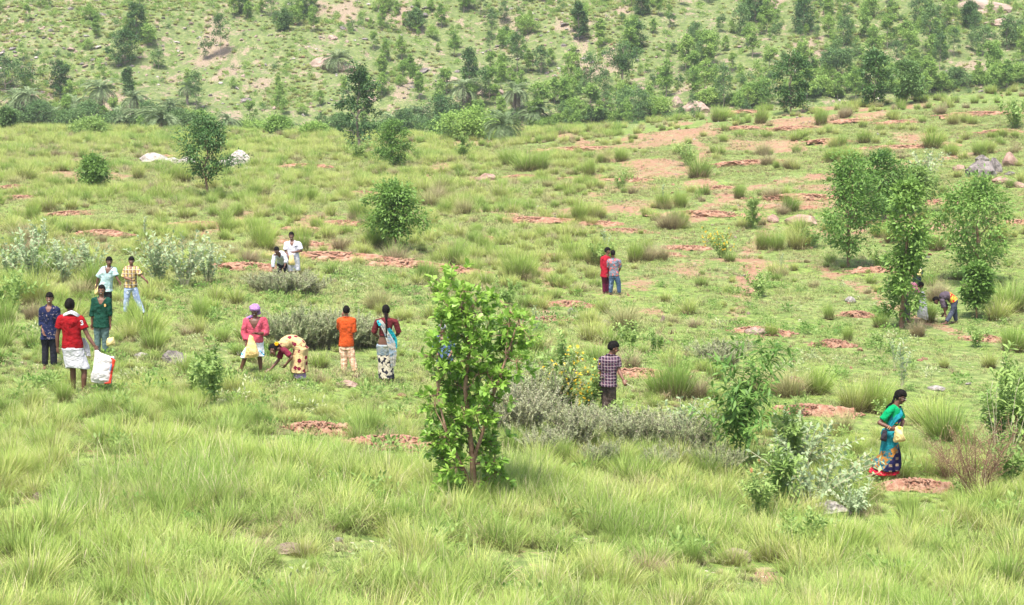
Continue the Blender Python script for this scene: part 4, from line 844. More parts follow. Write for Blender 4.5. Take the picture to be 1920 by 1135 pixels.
TUSS = [ # px, base y, height px, kind(0 green,1 yellowgreen,2 dry), label
 (1268,750,95,0,'tall arching green tussock right of the plaid shirt boy'),(1240,745,70,0,'upright green grass tuft beside the tall arching tussock'),(1310,748,60,2,'dry brown tussock just right of the tall arching one'),
 (1085,415,48,0,'dark green tussock at centre above the pair of boys'),(490,465,62,0,'tall green tussock left of the man in white'),(466,497,42,2,'dry drooping tussock on the red mound left of the crouching boy'),(690,820,70,0,'broad tussock with brown base below the braided woman'),
 (1035,920,65,0,'green upright tussock in front of the mauve seed heads'),(300,830,60,1,'yellowish tussock with brown base in the left foreground'),(1640,775,85,0,'big arching tussock behind the woman in the green blouse'),(1600,770,70,1,'arching tussock left of the big one behind the walking woman'),
 (1578,812,55,2,'dry brown tussock beside the red hollow at right'),(1480,745,75,2,'tall brownish tussock above the red hollow at right'),(1530,740,62,0,'green tussock between brown ones at right'),(1430,735,60,2,'brown based tussock above the sapling at right'),
 (1770,830,90,0,'tall bright tussock right of the walking woman'),(1745,800,70,1,'bright tussock behind the walking woman, right side'),(1810,850,60,0,'green tussock at the foot of the right edge bush'),(1730,880,40,1,'short bright tuft right of the walking woman'),
 (1212,490,46,2,'brown based tussock right of the pair of boys'),(1190,492,52,0,'green tussock just right of the pair of boys'),(1240,488,40,2,'dry tussock right of the pair of boys'),(1755,565,50,2,'dry tussock above the bending person at right'),(1895,585,70,0,'tall green tussock at the right edge'),
 (1740,605,45,0,'green tussock between the white sack and bending person'),(1722,632,40,2,'brown tussock below the white sack at right'),(1870,600,50,1,'pale tussock right of the small slender tree'),(1900,660,60,0,'bright tussock at the right edge below the slender tree'),(1855,690,35,1,'short tussock on the lawn at the right edge'),
 (1425,232,42,0,'green tussock right of centre on the far plateau'),(1348,228,36,0,'narrow tussock at the far plateau edge'),(1540,235,40,0,'wide green tussock at the far plateau edge'),(1748,278,42,0,'drooping tussock between two red mounds at far right'),(1430,292,34,2,'brown tussock on the mound at far right'),
 (1560,305,34,0,'green tussock below the far mounds at right'),(1620,268,30,0,'upright tussock left of a far red mound at right'),(1440,310,30,2,'dark tussock on the far mound'),(1345,165,1,0,''),(955,310,40,0,'narrow green tussock below the date palm'),(1015,320,44,0,'dark narrow tussock right below the date palm'),
 (985,322,46,0,'pale pointed tussock below the date palm'),(1105,330,40,0,'dark pointed tussock right of centre, far plateau'),(1310,335,50,0,'broad tussock beside the dark far bush'),(1275,390,40,0,'tall narrow tussock at centre right'),(1385,372,36,0,'bright narrow tussock beside the pale far path'),
 (120,755,50,0,'tussock at the feet of the man in the red shirt'),(60,770,55,1,'broad tussock below the navy shirt boy'),(55,900,70,1,'long pale grass clump at the left foreground edge'),(100,890,75,1,'long pale grass clump near the left foreground edge'),(20,905,70,1,'long pale grass clump cut by the left edge'),
 (150,560,50,2,'dry tussock between the shrub belt and the boys'),(62,600,48,2,'dry tussock left of the navy shirt boy'),(490,800,50,0,'dark tussock left of the red mound in the foreground'),(755,990,60,0,'dark based tussock in the foreground centre left'),(870,400,40,2,'dry tussock right of the round bushy tree'),
 (640,470,40,2,'dry tussock above the long red mound'),(740,495,45,2,'dry tussock at the foot of the round bushy tree'),(905,470,36,0,'green tussock on the plateau above the foreground tree'),(420,640,30,0,'low tuft behind the man with the turban'),(250,600,40,0,'green tuft at the feet of the checked shirt boy'),
 (285,628,45,1,'bright tuft in front of the checked shirt boy'),(240,640,45,1,'bright tuft right of the green shirt boy'),(1130,590,40,1,'pale tussock below the pair of boys'),(1170,620,70,2,'dry stalky clump below the pair of boys'),(1110,640,50,1,'yellowish tussock above the plaid shirt boy'),
 (760,600,30,1,'low tuft beyond the braided woman'),(1660,905,30,1,'short tuft by the feet of the walking woman'),(1700,970,60,0,'bright arching tussock below the walking woman'),(1800,990,60,1,'bright arching tussock at the right foreground'),(1880,1100,70,0,'dark based tussock in the right foreground corner'),
 (800,1050,60,1,'bright clump in the foreground centre'),(420,1060,50,0,'dark clump in the left foreground'),(330,870,40,1,'pale clump beside the stones in the left foreground'),(1300,1060,60,0,'dark based clump in the foreground right of centre'),(1080,1090,50,0,'low dark clump at the bottom centre'),
 (1340,750,30,0,'low tuft below the grey brown bush'),(1055,868,55,0,'green tuft growing through the left part of the grey brush'),(1160,874,60,1,'yellow green tuft in front of the grey brush'),(1215,872,58,0,'green tuft in the middle of the grey brush'),(1275,880,60,1,'pale tuft in front of the right part of the grey brush'),(1110,846,60,0,'green grass behind the first seed heads'),(1325,896,60,0,'green tuft at the foot of the slender sapling'),(960,850,60,0,'green tuft between the foreground tree and the grey brush'),(1050,700,30,1,'tuft beside the flowering bush'),(1445,630,28,0,'green tuft on the lawn beside broken stones'),(1590,640,34,0,'bright tuft in the middle of the lawn'),(1650,615,34,0,'dark tuft below the tall irregular tree'),
 (1555,600,36,0,'tuft on the lawn left of the tall irregular tree'),(1770,690,24,1,'low tuft on the lawn near the tall irregular tree')]
def build_tussocks():
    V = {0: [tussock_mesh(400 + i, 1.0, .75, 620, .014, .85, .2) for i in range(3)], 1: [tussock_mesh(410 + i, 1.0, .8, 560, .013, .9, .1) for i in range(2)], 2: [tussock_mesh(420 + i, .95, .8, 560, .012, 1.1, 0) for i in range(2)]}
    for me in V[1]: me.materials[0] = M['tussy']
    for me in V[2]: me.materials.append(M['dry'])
    n = 0; rs = np.random.RandomState(31)
    def put(p, s, k, lab, g=None):
        o = bpy.data.objects.new('grass_tussock', V[k][rs.randint(len(V[k]))]); C.objects.link(o)
        o.location = tuple(float(v) for v in p); o.rotation_euler = (rs.normal(0, .09), rs.normal(0, .09), rs.uniform(0, 6.28)); q = rs.uniform(.6, 1.1) if k == 0 else rs.uniform(.8, 1.2); o.scale = (s * q, s * q, s)
        tag(o, lab, 'grass tussock', g)
    for px, py, hp, k, lab in TUSS:
        if hp < 5: continue
        b = hit(px, py); put(b, hp / FPX * b[1] / .88, k, lab); n += 1
    t = 0
    while n < 298 and t < 5000:
        t += 1; px, py = (rs.uniform(-10, 1930), 200 + 460 * rs.rand() ** 1.3) if rs.rand() < .5 or t < 3 else (lx + rs.normal(0, 16), ly + rs.normal(0, 4))
        lim = 262 if px < 1000 else 262 - (px - 1000) * .085
        if py < lim or py > 680: lx, ly = rs.uniform(0, 1920), rs.uniform(270, 500); continue
        lx, ly = px, py
        b = hit(px, py, 40)
        if b[1] > 190 or soil_mask(b[0], b[1]) > .8 or (py > 480 and px > 1250) or lawn_mask(b[0], b[1]) > .8: continue
        if py > 540 and rs.rand() < .7: continue
        k = int(rs.choice([0, 1, 2], p=[.55, .27, .18])); far = 'far' if py < 330 else 'middle' if py < 450 else 'near'
        hz = zone(px, py); kn = ['green', 'yellow green', 'dry brown'][k]
        put(b, float(rs.uniform(.5, 1.35)), k, '%s grass tussock' % kn, '%s tussocks of the %s plateau at %s' % (kn, far, hz)); n += 1

def build_rocks():
    V = [rock_mesh(600 + i, f) for i, f in enumerate([.6, .5, .75, .45, .6])]
    for px, py, wp, hp, mt, lab in ROCKS:
        if wp < 3: continue
        b = hit(px, py); s = wp / FPX * b[1] * 1.2; hz = hp / FPX * b[1] * 1.1
        o = obj('rock' if 'boulder' not in lab else 'boulder', V[(px + py) % 5].copy(), M[mt]); o.location = tuple(b + [0, s * .2, hz * -.05])
        o.scale = (s * 1.1, s * .8, hz / .42); o.rotation_euler = (0, 0, RS.uniform(-.4, .4)); tag(o, lab, 'rock')
    rs = np.random.RandomState(12); n = 0
    for me in V[:]: pass
    W = [(v.copy(), k) for v, k in zip(V, ['pink_rock', 'white_rock', 'grey_rock', 'pink_rock', 'grey_rock'])]
    for me, k in W: me.materials.append(M[k])
    cl = [(70,100,110,40),(190,120,50,20),(300,60,200,60),(560,10,160,30),(100,60,120,40),(1080,60,60,30),(30,80,60,30),(720,30,100,30),(1000,80,120,60)]
    while n < 190:
        c = cl[rs.randint(len(cl))] if rs.rand() < .75 else (960, 100, 900, 90)
        px, py = c[0] + rs.normal(0, 1) * c[2] * .6, c[1] + rs.normal(0, 1) * c[3] * .6
        if not (-20 < px < 1940 and -10 < py < 225): continue
        b = hit(px, py, 200); me, k = W[rs.randint(5)]; s = float(rs.uniform(.3, 1.15)) if rs.rand() < .9 else 1.6
        o = bpy.data.objects.new('rock', me); C.objects.link(o); o.location = tuple(b); o.scale = (s, s * .9, s * rs.uniform(.5, .9)); o.rotation_euler = (rs.normal(0, .2), rs.normal(0, .2), rs.uniform(0, 6.28))
        hz = 'left' if px < 640 else 'central' if px < 1280 else 'right'; kn = {'pink_rock': 'pinkish', 'white_rock': 'white', 'grey_rock': 'grey'}[k]
        tag(o, '%s rock' % kn, 'rock', '%s rocks on the %s far hillside' % (kn, hz)); n += 1
def build_mounds():
    V = [mound_mesh(700 + i) for i in range(5)]
    for me in V: me.materials.append(M['rubble'])
    for i, (px, py, wp) in enumerate(MOUNDS):
        b = hit(px, py + 4); s = wp / FPX * b[1] / 1.9
        o = bpy.data.objects.new('rubble_mound', V[i % 5]); C.objects.link(o); o.location = tuple(b); o.rotation_euler = (0, 0, RS.uniform(-.1, .1) + (math.pi if i % 2 else 0))
        o.scale = (s * 1.35, min(1.5, .7 + s * .35), min(1.0, .5 + s * .22))
        v = 'foreground' if py > 750 else 'middle ground' if py > 440 else 'far middle ground' if py > 330 else 'far plateau'
        sz = 'long' if wp > 100 else 'medium' if wp > 68 else 'short'
        L = '%s red rock heap' % sz; tag(o, L, 'mound', '%s red rock heaps of the %s at %s' % (sz, v, zone(px, py)))
# ------------------------------------------------------------------ people
class Solid:
    def __init__(s): s.V = []; s.F = []
    def rings(s, R):
        n = len(R[0]); b = len(s.V)
        for r in R: s.V += [tuple(p) for p in r]
        for i in range(len(R) - 1):
            for j in range(n):
                a, c = b + i * n + j, b + i * n + (j + 1) % n; s.F.append((a, c, c + n, a + n))
        for i, fl in ((0, 1), (len(R) - 1, 0)):
            c = np.mean(R[i], 0); s.V.append(tuple(c)); e = len(s.V) - 1
            for j in range(n):
                a, d = b + i * n + j, b + i * n + (j + 1) % n; s.F.append((d, a, e) if fl else (a, d, e))
    def tube(s, P, rad, n=12, flat=None, cap=True):
        P = np.asarray(P, float); rad = np.asarray(rad, float)
        if cap:
            d0 = nrm(P[0] - P[1]); d1 = nrm(P[-1] - P[-2])
            P = np.concatenate([[P[0] + d0 * rad[0] * .85, P[0] + d0 * rad[0] * .5], P, [P[-1] + d1 * rad[-1] * .5, P[-1] + d1 * rad[-1] * .85]])
            rad = np.concatenate([[rad[0] * .45, rad[0] * .85], rad, [rad[-1] * .85, rad[-1] * .45]])
        T = nrm(np.gradient(P, axis=0)); ref = np.array([0, 0, 1.]) if abs(T[0][2]) < .9 else np.array([1., 0, 0]); S = nrm(np.cross(T[0], ref)); a = np.linspace(0, 2 * np.pi, n, endpoint=False); R = []
        for i in range(len(P)):
            S = nrm(S - T[i] * np.dot(S, T[i])); B = np.cross(T[i], S); o = (np.cos(a)[:, None] * S + np.sin(a)[:, None] * B) * rad[i]
            if flat is not None: ax, q = flat; ax = nrm(ax); o = o - (o @ ax)[:, None] * ax * (1 - q)
            R.append(P[i] + o)
        s.rings(R)
    def ell(s, c, X, Y, Z, n=16, m=10):
        R = []; a = np.linspace(0, 2 * np.pi, n, endpoint=False)
        for k in range(1, m):
            f = math.pi * k / m - math.pi / 2
            R.append(c + (np.cos(a)[:, None] * X + np.sin(a)[:, None] * Y) * math.cos(f) + Z * math.sin(f))
        s.rings(R)
    def loft(s, secs, n=28):
        """secs: (centre, X axis*rx, Y axis*ry)"""
        a = np.linspace(0, 2 * np.pi, n, endpoint=False)
        s.rings([c + np.sign(np.cos(a))[:, None] * (np.abs(np.cos(a)) ** .85)[:, None] * X + np.sin(a)[:, None] * Y for c, X, Y in secs])
    def remesh(s, name, vox, it=2, wr=0, wf=9, seed=0):
        me = bpy.data.meshes.new('t'); me.from_pydata(s.V, [], s.F); me.update()
        o = bpy.data.objects.new('t', me); C.objects.link(o)
        r = o.modifiers.new('r', 'REMESH'); r.mode = 'VOXEL'; r.voxel_size = vox; r.adaptivity = 0
        if it: q = o.modifiers.new('s', 'SMOOTH'); q.iterations = it; q.factor = .5
        dg = bpy.context.evaluated_depsgraph_get(); out = bpy.data.meshes.new_from_object(o.evaluated_get(dg))
        bpy.data.objects.remove(o); bpy.data.meshes.remove(me); out.name = name
        if wr:
            n = len(out.vertices); co = np.zeros(n * 3); out.vertices.foreach_get('co', co); co = co.reshape(-1, 3)
            no = np.zeros(n * 3); out.vertices.foreach_get('normal', no); no = no.reshape(-1, 3)
            v = 1 - np.abs(2 * vn(co[:, 0] * wf + co[:, 1] * 5 + seed, co[:, 2] * wf * .55 + co[:, 1] * 4, seed) - 1) * 1.6
            v += .6 * (vn(co[:, 0] * wf * 2 + co[:, 2] * wf, co[:, 2] * wf * 1.4 - co[:, 0] * 6 + co[:, 1] * 9, seed + 1) - .5)
            co += no * (v * wr * 1.7)[:, None]; out.vertices.foreach_set('co', co.ravel())
        out.polygons.foreach_set('use_smooth', [True] * len(out.polygons)); return out
def vcol(me, col):
    a = me.attributes.new('Col', 'FLOAT_COLOR', 'POINT'); a.data.foreach_set('color', np.concatenate([col, np.ones((len(col), 1))], 1).astype(np.float32).ravel())
def covert(me):
    co = np.zeros(len(me.vertices) * 3); me.vertices.foreach_get('co', co); return co.reshape(-1, 3)
def cut_mesh(me, kill):
    import bmesh
    bm = bmesh.new(); bm.from_mesh(me); bm.verts.ensure_lookup_table()
    bmesh.ops.delete(bm, geom=[bm.verts[i] for i in np.nonzero(kill)[0]], context='VERTS'); bm.to_mesh(me); bm.free()

def cloth(name, build, rough=.9, bump=.9):
    m = bpy.data.materials.new(name); t, N, L = nodes(m); tc = N.new('ShaderNodeTexCoord').outputs['Object']
    col = build(t, tc) if callable(build) else build
    if isinstance(col, tuple): col = _mix(t, _ramp(t, _noise(t, 9, tc, 3), .3, .7), tuple(c * .9 for c in col), col)
    nm = _bump(t, _noise(t, 13, tc, 3, .55), bump, .05); _out(t, _prin(t, col, rough, .15, nm)); return m
def sepx(t, v):
    n = t.nodes.new('ShaderNodeSeparateXYZ'); t.links.new(v, n.inputs[0]); return n.outputs
def stripe(t, coord, freq, w, off=0):
    f = _math(t, 'FRACT', _math(t, 'ADD', _math(t, 'MULTIPLY', coord, freq), 50.0 + off)); return _math(t, 'LESS_THAN', f, w)
def checks(bg, a, b, f=14):
    def fn(t, tc):
        s = sepx(t, tc); col = _mix(t, _math(t, 'MULTIPLY', stripe(t, s[0], f, .45), .85), bg, a); col = _mix(t, _math(t, 'MULTIPLY', stripe(t, s[2], f, .45), .6), col, a)
        col = _mix(t, stripe(t, s[2], f, .12, .6), col, b); return _mix(t, stripe(t, s[0], f, .12, .6), col, b)
    return fn
def blobs(bg, a, b=None, f=12, th=.42, det=2):
    def fn(t, tc):
        n = _noise(t, f, tc, det, .6); col = _mix(t, _ramp(t, n, 1 - th, 1 - th + .03), bg, a)
        if b: col = _mix(t, _ramp(t, _noise(t, f * 1.4, _vadd(t, tc, 3.3), det), .57, .6), col, b)
        return col
    return fn
def _vadd(t, v, k):
    n = t.nodes.new('ShaderNodeVectorMath'); n.operation = 'ADD'; t.links.new(v, n.inputs[0]); n.inputs[1].default_value = (k, k, k); return n.outputs[0]
def flowers(bg, a, f=7):
    def fn(t, tc):
        v = t.nodes.new('ShaderNodeTexVoronoi'); v.inputs['Scale'].default_value = f; v.inputs['Randomness'].default_value = .7; t.links.new(tc, v.inputs[0])
        d = _math(t, 'ADD', v.outputs['Distance'], _math(t, 'MULTIPLY', _noise(t, f * 4, tc, 1), .35)); col = _mix(t, _ramp(t, d, .50, .53, 1, 0), bg, a); return _mix(t, _ramp(t, d, .22, .25, 1, 0), col, tuple(c * .6 for c in a))
    return fn
SKIN = (.17, .080, .050); SKIN2 = (.125, .056, .036)

def person(label, feet, J, h, face, sk=SKIN, hair='short', headdir=None, female=False, hand=(.35, .35), shoes=None, mustache=False, smile=False, neckf=1.0):
    """J: photo pixel of each joint plus depth offset in metres. returns a dict with the frame and joints (local to the feet)"""
    base = hit(*feet); Y0 = base[1]; k = h / 1.7
    j = {n: at_depth(v[0], v[1], Y0 + (v[2] if len(v) > 2 else 0)) - base for n, v in J.items() if n != 'braid'}
    F = nrm(np.array([face[0], face[1], 0.])); upT = nrm(j['nk'] - j['pv']); R = j['sb'] - j['sa']; R = nrm(R - upT * np.dot(R, upT))
    Fc = np.cross(R, upT)
    if np.dot(Fc, np.array([F[0], F[1], 0 if abs(upT[2]) > .5 else -1.])) < 0: Fc = -Fc
    HR = nrm(np.cross(F, [0, 0, 1.])); HR = HR if np.dot(HR, R) > 0 else -HR
    p = dict(j=j, k=k, R=R, Fc=Fc, F=F, HR=HR, upT=upT, base=base, wmul=.88 if female else 1.0); S = Solid()
    # torso
    p['secs'] = secs = lambda inf, t0=-.12, flare=0: torso(p, inf, t0, flare)
    S.loft(secs(0))
    hipw = .085 * k; ha = j['pv'] - HR * hipw - upT * .02; hb = j['pv'] + HR * hipw - upT * .02; p['ha'], p['hb'] = ha, hb
    nkh = j['hd'] - j['nk']; S.tube([j['nk'] - upT * .05 * k, j['nk'] + nkh * .3, j['nk'] + nkh * .75], np.array([.068, .055, .053]) * k * neckf, 12)
    for s, sd in (('a', -1), ('b', 1)):
        sh, el, wr = j['s' + s], j['e' + s], j['w' + s]; c0 = j['nk'] - upT * .03 * k
        S.tube([c0 + (sh - c0) * .2, sh], np.array([.06, .055]) * k, 10)
        S.tube([sh, sh * .6 + el * .4, el], np.array([.056, .047, .038]) * k * (.92 if female else 1), 12)
        S.tube([el, el * .65 + wr * .35, wr], np.array([.039, .039, .027]) * k, 12)
        hp, kn, an = (ha if s == 'a' else hb), j['k' + s], j['a' + s]
        S.tube([hp, hp * .5 + kn * .5, kn], np.array([.09, .075, .056]) * k, 12)
        S.tube([kn, kn * .7 + an * .3 - F * .012, an], np.array([.055, .055, .037]) * k, 12)
        fd = j.get('f' + s); fd = nrm(fd - an) if fd is not None else F
        fd = nrm(fd * [1, 1, 0] + [0, 0, -.12]); zt = an + [0, 0, -.045 * k]
        S.tube([zt - fd * .045 * k, zt + fd * .03 * k, zt + fd * .11 * k, zt + fd * .165 * k], np.array([.036, .042, .042, .030]) * k, 10, flat=(np.array([0, 0, 1.]), .75))
        # hand: palm, four fingers, thumb
        ad = nrm(wr - el); hd_ = nrm(j['h' + s] - wr) if 'h' + s in j else ad
        inn = nrm((F * .6 - HR * sd * .7)); pn = nrm(inn - hd_ * np.dot(inn, hd_)); sdv = np.cross(hd_, pn) * 1.0
        if np.dot(sdv, F) < 0: sdv = -sdv
        pc = wr + hd_ * .05 * k
        S.tube([wr, pc, wr + hd_ * .085 * k], np.array([.026, .039, .038]) * k, 10, flat=(pn, .5))
        cu = hand[0] if s == 'a' else hand[1]; 
        for q, (off, fl) in enumerate([(.030, .072), (.010, .080), (-.010, .074), (-.029, .058)]):
            b0 = wr + hd_ * .088 * k + sdv * off * k; d1 = nrm(hd_ + pn * cu + sdv * off * 2.5); d2 = nrm(hd_ + pn * cu * 3.2); b1 = b0 + d1 * fl * .5 * k; b2 = b1 + d2 * fl * .5 * k
            S.tube([b0 - hd_ * .012, b1, b2], np.array([.0105, .0100, .0085]) * k, 6)
        t0 = wr + hd_ * .03 * k + sdv * .03 * k; t1 = t0 + nrm(hd_ * .6 + sdv * .8 + pn * .3) * .035 * k; S.tube([t0, t1, t1 + nrm(hd_ + pn * .4 + sdv * .2) * .03 * k], np.array([.0135, .0125, .010]) * k, 6)
        p['palm' + s] = pc + hd_ * .02
    # head
    hf = nrm(np.array(headdir if headdir else (face[0], face[1], -.12), float)); hu = nrm(nrm(nkh) * .5 + np.array([0, 0, 1.])) if abs(upT[2]) > .6 else nrm(nkh)
    hu = nrm(hu - hf * np.dot(hu, hf)); hr = np.cross(hf, hu); c = j['hd']; kh = .96 * k + .10; q = kh; p.update(hf=hf, hu=hu, hr=hr, kh=kh)
    S.ell(c + hu * .022 * q - hf * .008 * q, hr * .074 * q, hf * .092 * q, hu * .092 * q)
    S.tube([c + hu * .03 * q + hf * .03 * q, c - hu * .045 * q + hf * .04 * q, c - hu * .082 * q + hf * .055 * q], np.array([.066, .055, .032]) * q, 12, flat=(hf, .9))
    S.tube([c + hu * .022 * q + hf * .088 * q, c - hu * .004 * q + hf * .104 * q, c - hu * .014 * q + hf * .108 * q], np.array([.009, .013, .016]) * q, 8)
    for s in (-1, 1):
        S.ell(c + hr * s * .077 * q - hu * .005 * q, hr * .009 * q, hf * .019 * q, hu * .030 * q, 8, 6); S.ell(c + hr * s * .032 * q + hu * .030 * q + hf * .078 * q, hr * .026 * q, hf * .012 * q, hu * .008 * q, 8, 6)
        S.ell(c + hr * s * .045 * q - hu * .03 * q + hf * .06 * q, hr * .022 * q, hf * .02 * q, hu * .022 * q, 8, 6)
    S.ell(c - hu * .045 * q + hf * .088 * q, hr * .026 * q, hf * .012 * q, hu * .013 * q, 10, 6)
    me = S.remesh('person_body', .0075 * min(1, k * .95), 2); V = covert(me); q3 = V - c; X = q3 @ hr / q; Yf = q3 @ hf / q; Z = q3 @ hu / q
    col = np.tile(np.array(sk), (len(V), 1)) * (1 + .25 * (vn(V[:, 0] * 14, V[:, 2] * 14 + V[:, 1] * 9, 3) - .5))[:, None]
    inh = (np.linalg.norm(q3, axis=1) < .17 * q) & (Yf > .04)
    def put(m, cc): col[m] = cc
    for s in (-1, 1):
        put(inh & (((X - s * .033) / .019) ** 2 + ((Z - .008) / .009) ** 2 < 1), (.55, .50, .46)); put(inh & (((X - s * .033) / .009) ** 2 + ((Z - .008) / .010) ** 2 < 1), (.01, .008, .008))
        put(inh & (((X - s * .034) / .027) ** 2 + ((Z - .034) / .006) ** 2 < 1), (.012, .01, .01))
    put(inh & ((X / .027) ** 2 + ((Z + .047) / .010) ** 2 < 1), (.17, .06, .05))
    if smile: put(inh & ((X / .022) ** 2 + ((Z + .046) / .007) ** 2 < 1), (.75, .72, .68))
    if mustache: put(inh & ((X / .040) ** 2 + ((Z + .030) / .010) ** 2 < 1) & (Yf > .06), (.012, .01, .01))
    vcol(me, col); root = obj('person', me, M['skin']); root.location = tuple(float(v) for v in base); tag(root, label, 'person'); p['root'] = root
    # hair
    if hair:
        a = np.linspace(0, 2 * np.pi, 40, endpoint=False); rows = []
        for i in range(1, 26):
            f = math.pi * i / 26 - math.pi / 2; x = np.cos(a) * math.cos(f); y = np.sin(a) * math.cos(f); z = np.full(40, math.sin(f))
            line = .34 if hair != 'cap' else .5; fr = np.clip((y - .12) * 4, 0, 1); lo = np.clip((line + .12 * np.cos(a * 9) * .5 - z) * 6, 0, 1) * fr
            nape = np.clip((-.62 - z) * 5, 0, 1); side = np.clip((-.05 - z) * 5, 0, 1) * np.clip((y + .12) * 6, 0, 1)
            hid = np.clip(np.maximum(np.maximum(lo, nape), side), 0, 1)
            r = (1.13 + .06 * (vn(x * 9 + 5, z * 9 + y * 7, int(feet[0])) - .3) + .05 * np.clip(z, 0, 1)) * (1 - hid) + .72 * hid
            rows.append(c + hu * .022 * q - hf * .010 * q + ((x * r * .076)[:, None] * hr + (y * r * .096)[:, None] * hf + (z * r * .100)[:, None] * hu) * q)
        HS = Solid(); HS.rings(rows)
        if hair == 'braid':
            b0 = c - hf * .085 * q - hu * .04 * q; P = [b0, b0 - hf * .03 - hu * .04, b0 - hf * .02 - [0, 0, .16], b0 - hf * .01 - [0, 0, .30], b0 + [0, 0, -.40]] if 'braid' not in J else [b0] + [at_depth(*v[:2], Y0 + v[2]) - base for v in J['braid']]
        if hair == 'braid' and not isinstance(J.get('braidpts'), type(None)): pass
        hm = HS.remesh('hair', .009, 1, .003, 60, 3); obj('hair', hm, M['hair'], root)
        if hair == 'braid':
            BS = Solid(); PP = [P[0]]; 
            for a_, b_ in zip(P[:-1], P[1:]): PP += [a_ * (1 - f) + b_ * f for f in (.25, .5, .75, 1)]
            rr = .026 * (1 + .18 * np.cos(np.arange(len(PP)) * 2.1)) * np.linspace(1.1, .55, len(PP)) * k; BS.tube(PP, rr, 10); obj('braid', BS.remesh('braid', .008, 1), M['hair'], root)
    if shoes:
        for s in 'ab':
            SS = Solid()
            an = j['a' + s]; fd = j.get('f' + s); fd = nrm(fd - an) if fd is not None else F; fd = nrm(fd * [1, 1, 0] + [0, 0, -.12]); zt = an + [0, 0, -.052 * k]
            if shoes == 'shoe': SS.tube([zt - fd * .05 * k, zt + fd * .04 * k, zt + fd * .12 * k, zt + fd * .18 * k], np.array([.045, .049, .048, .036]) * k, 12, flat=(np.array([0, 0, 1.]), .8))
            else:
                z2 = zt + [0, 0, -.028 * k]; SS.tube([z2 - fd * .055 * k, z2 + fd * .05 * k, z2 + fd * .19 * k], np.array([.042, .044, .04]) * k, 10, flat=(np.array([0, 0, 1.]), .3)); SS.tube([zt + fd * .06 * k - HR * .045 * k, zt + fd * .07 * k + [0, 0, .032], zt + fd * .06 * k + HR * .045 * k], [.014] * 3, 8)
            obj('sandal' if shoes != 'shoe' else 'shoe', SS.remesh('footwear', .008, 1), M['shoe_dark'], root)
    return p
TP = [(-.12, .10, .085), (0, .165, .115), (.15, .160, .112), (.35, .138, .098), (.6, .150, .110), (.8, .165, .112), (.92, .150, .092), (1.0, .075, .062)]
def torso(p, inf=0, t0=-.12, flare=0):
    j, k = p['j'], p['k']; P0, P1 = j['pv'], j['nk']; L = np.linalg.norm(P1 - P0); bend = j.get('mid'); 
    ts = [t for t in (t0, t0 * .5) if t < -.121] + [q[0] for q in TP if q[0] >= t0 - 1e-6]; out = []
    mid = bend if bend is not None else (P0 + P1) / 2; ctrl = 2 * mid - (P0 + P1) / 2
    down = nrm(p['upT'] * .3 + np.array([0, 0, 1.]))
    for t in sorted(set(ts)):
        tc = min(max(t, 0), 1); c = (1 - tc) ** 2 * P0 + 2 * tc * (1 - tc) * ctrl + tc ** 2 * P1; tg = nrm(2 * (1 - tc) * (ctrl - P0) + 2 * tc * (P1 - ctrl))
        if t < 0: c = c + (down if bend is None and p['upT'][2] > .7 else tg) * t * L
        rx, ry = np.interp(t, [q[0] for q in TP], [q[1] for q in TP]), np.interp(t, [q[0] for q in TP], [q[2] for q in TP])
        if t < 0 and inf > 0: rx, ry = .165 + flare * -t, .118 + flare * -t
        if t >= 1: i2 = inf * .3
        else: i2 = inf
        w_ = p['wmul'] if t > .3 else 1; R = nrm(p['R'] * tc + p['HR'] * (1 - tc) - tg * np.dot(p['R'], tg)); Fv = np.cross(R, tg)
        out.append((c, R * (rx * k * w_ + i2), Fv * (ry * k + i2)))
    return out
def shirt(p, mat, hem=-.25, sleeve=(.9, .9), loose=.022, name='shirt', vneck=.10, flare=.12, collar=True, seed=1, wr=.007, sl_loose=1.0, cm=None):
    j, k = p['j'], p['k']; S = Solid(); S.loft(torso(p, loose, hem, flare), 32)
    for s, sd in (('a', -1), ('b', 1)):
        sh, el, wv = j['s' + s], j['e' + s], j['w' + s]; L = sleeve[0 if s == 'a' else 1]; c0 = j['nk'] - p['upT'] * .035 * k; r1 = .056 * k + loose * .8
        S.tube([c0 + (sh - c0) * .15, sh], [.060 * k + loose * .4, r1], 12)
        if L <= 1: e = sh + (el - sh) * L; S.tube([sh, sh * .5 + e * .5, e], [r1, r1 * .98, r1 * .98 * sl_loose], 14, cap=False)
        else:
            e = el + (wv - el) * (L - 1); S.tube([sh, sh * .5 + el * .5, el], [r1, r1 * .92, r1 * .86], 14); S.tube([el, e], [r1 * .86, r1 * .80 * sl_loose], 14, cap=False)
    me = S.remesh(name, .0105, 2, wr, 8, seed); V = covert(me)
    if vneck:
        q = V - j['nk']; z = q @ p['upT']; x = q @ p['R']; y = q @ p['Fc']; kill = (y > 0) & (z > -vneck) & (np.abs(x) < .014 + (z + vneck) * .55) | (z > .028)
        cut_mesh(me, kill)
    o = obj(name, me, mat, p['root'])
    if collar:
        CS = Solid(); nk, u, R, F = j['nk'], p['upT'], p['R'], p['Fc']; P = []
        for a in np.linspace(-2.45, 2.45, 15): P.append(nk + u * (.022 - .030 * (1 + math.cos(a + math.pi)) * -0 - .045 * max(0, abs(a) - 1.4)) * k + (R * math.sin(a) * .078 - F * math.cos(a) * .068) * k)
        CS.tube(P, [.017 * k] * 15, 8, flat=(u, 1.0)); obj('collar', CS.remesh('collar', .008, 1), cm or mat, p['root'])
    return o
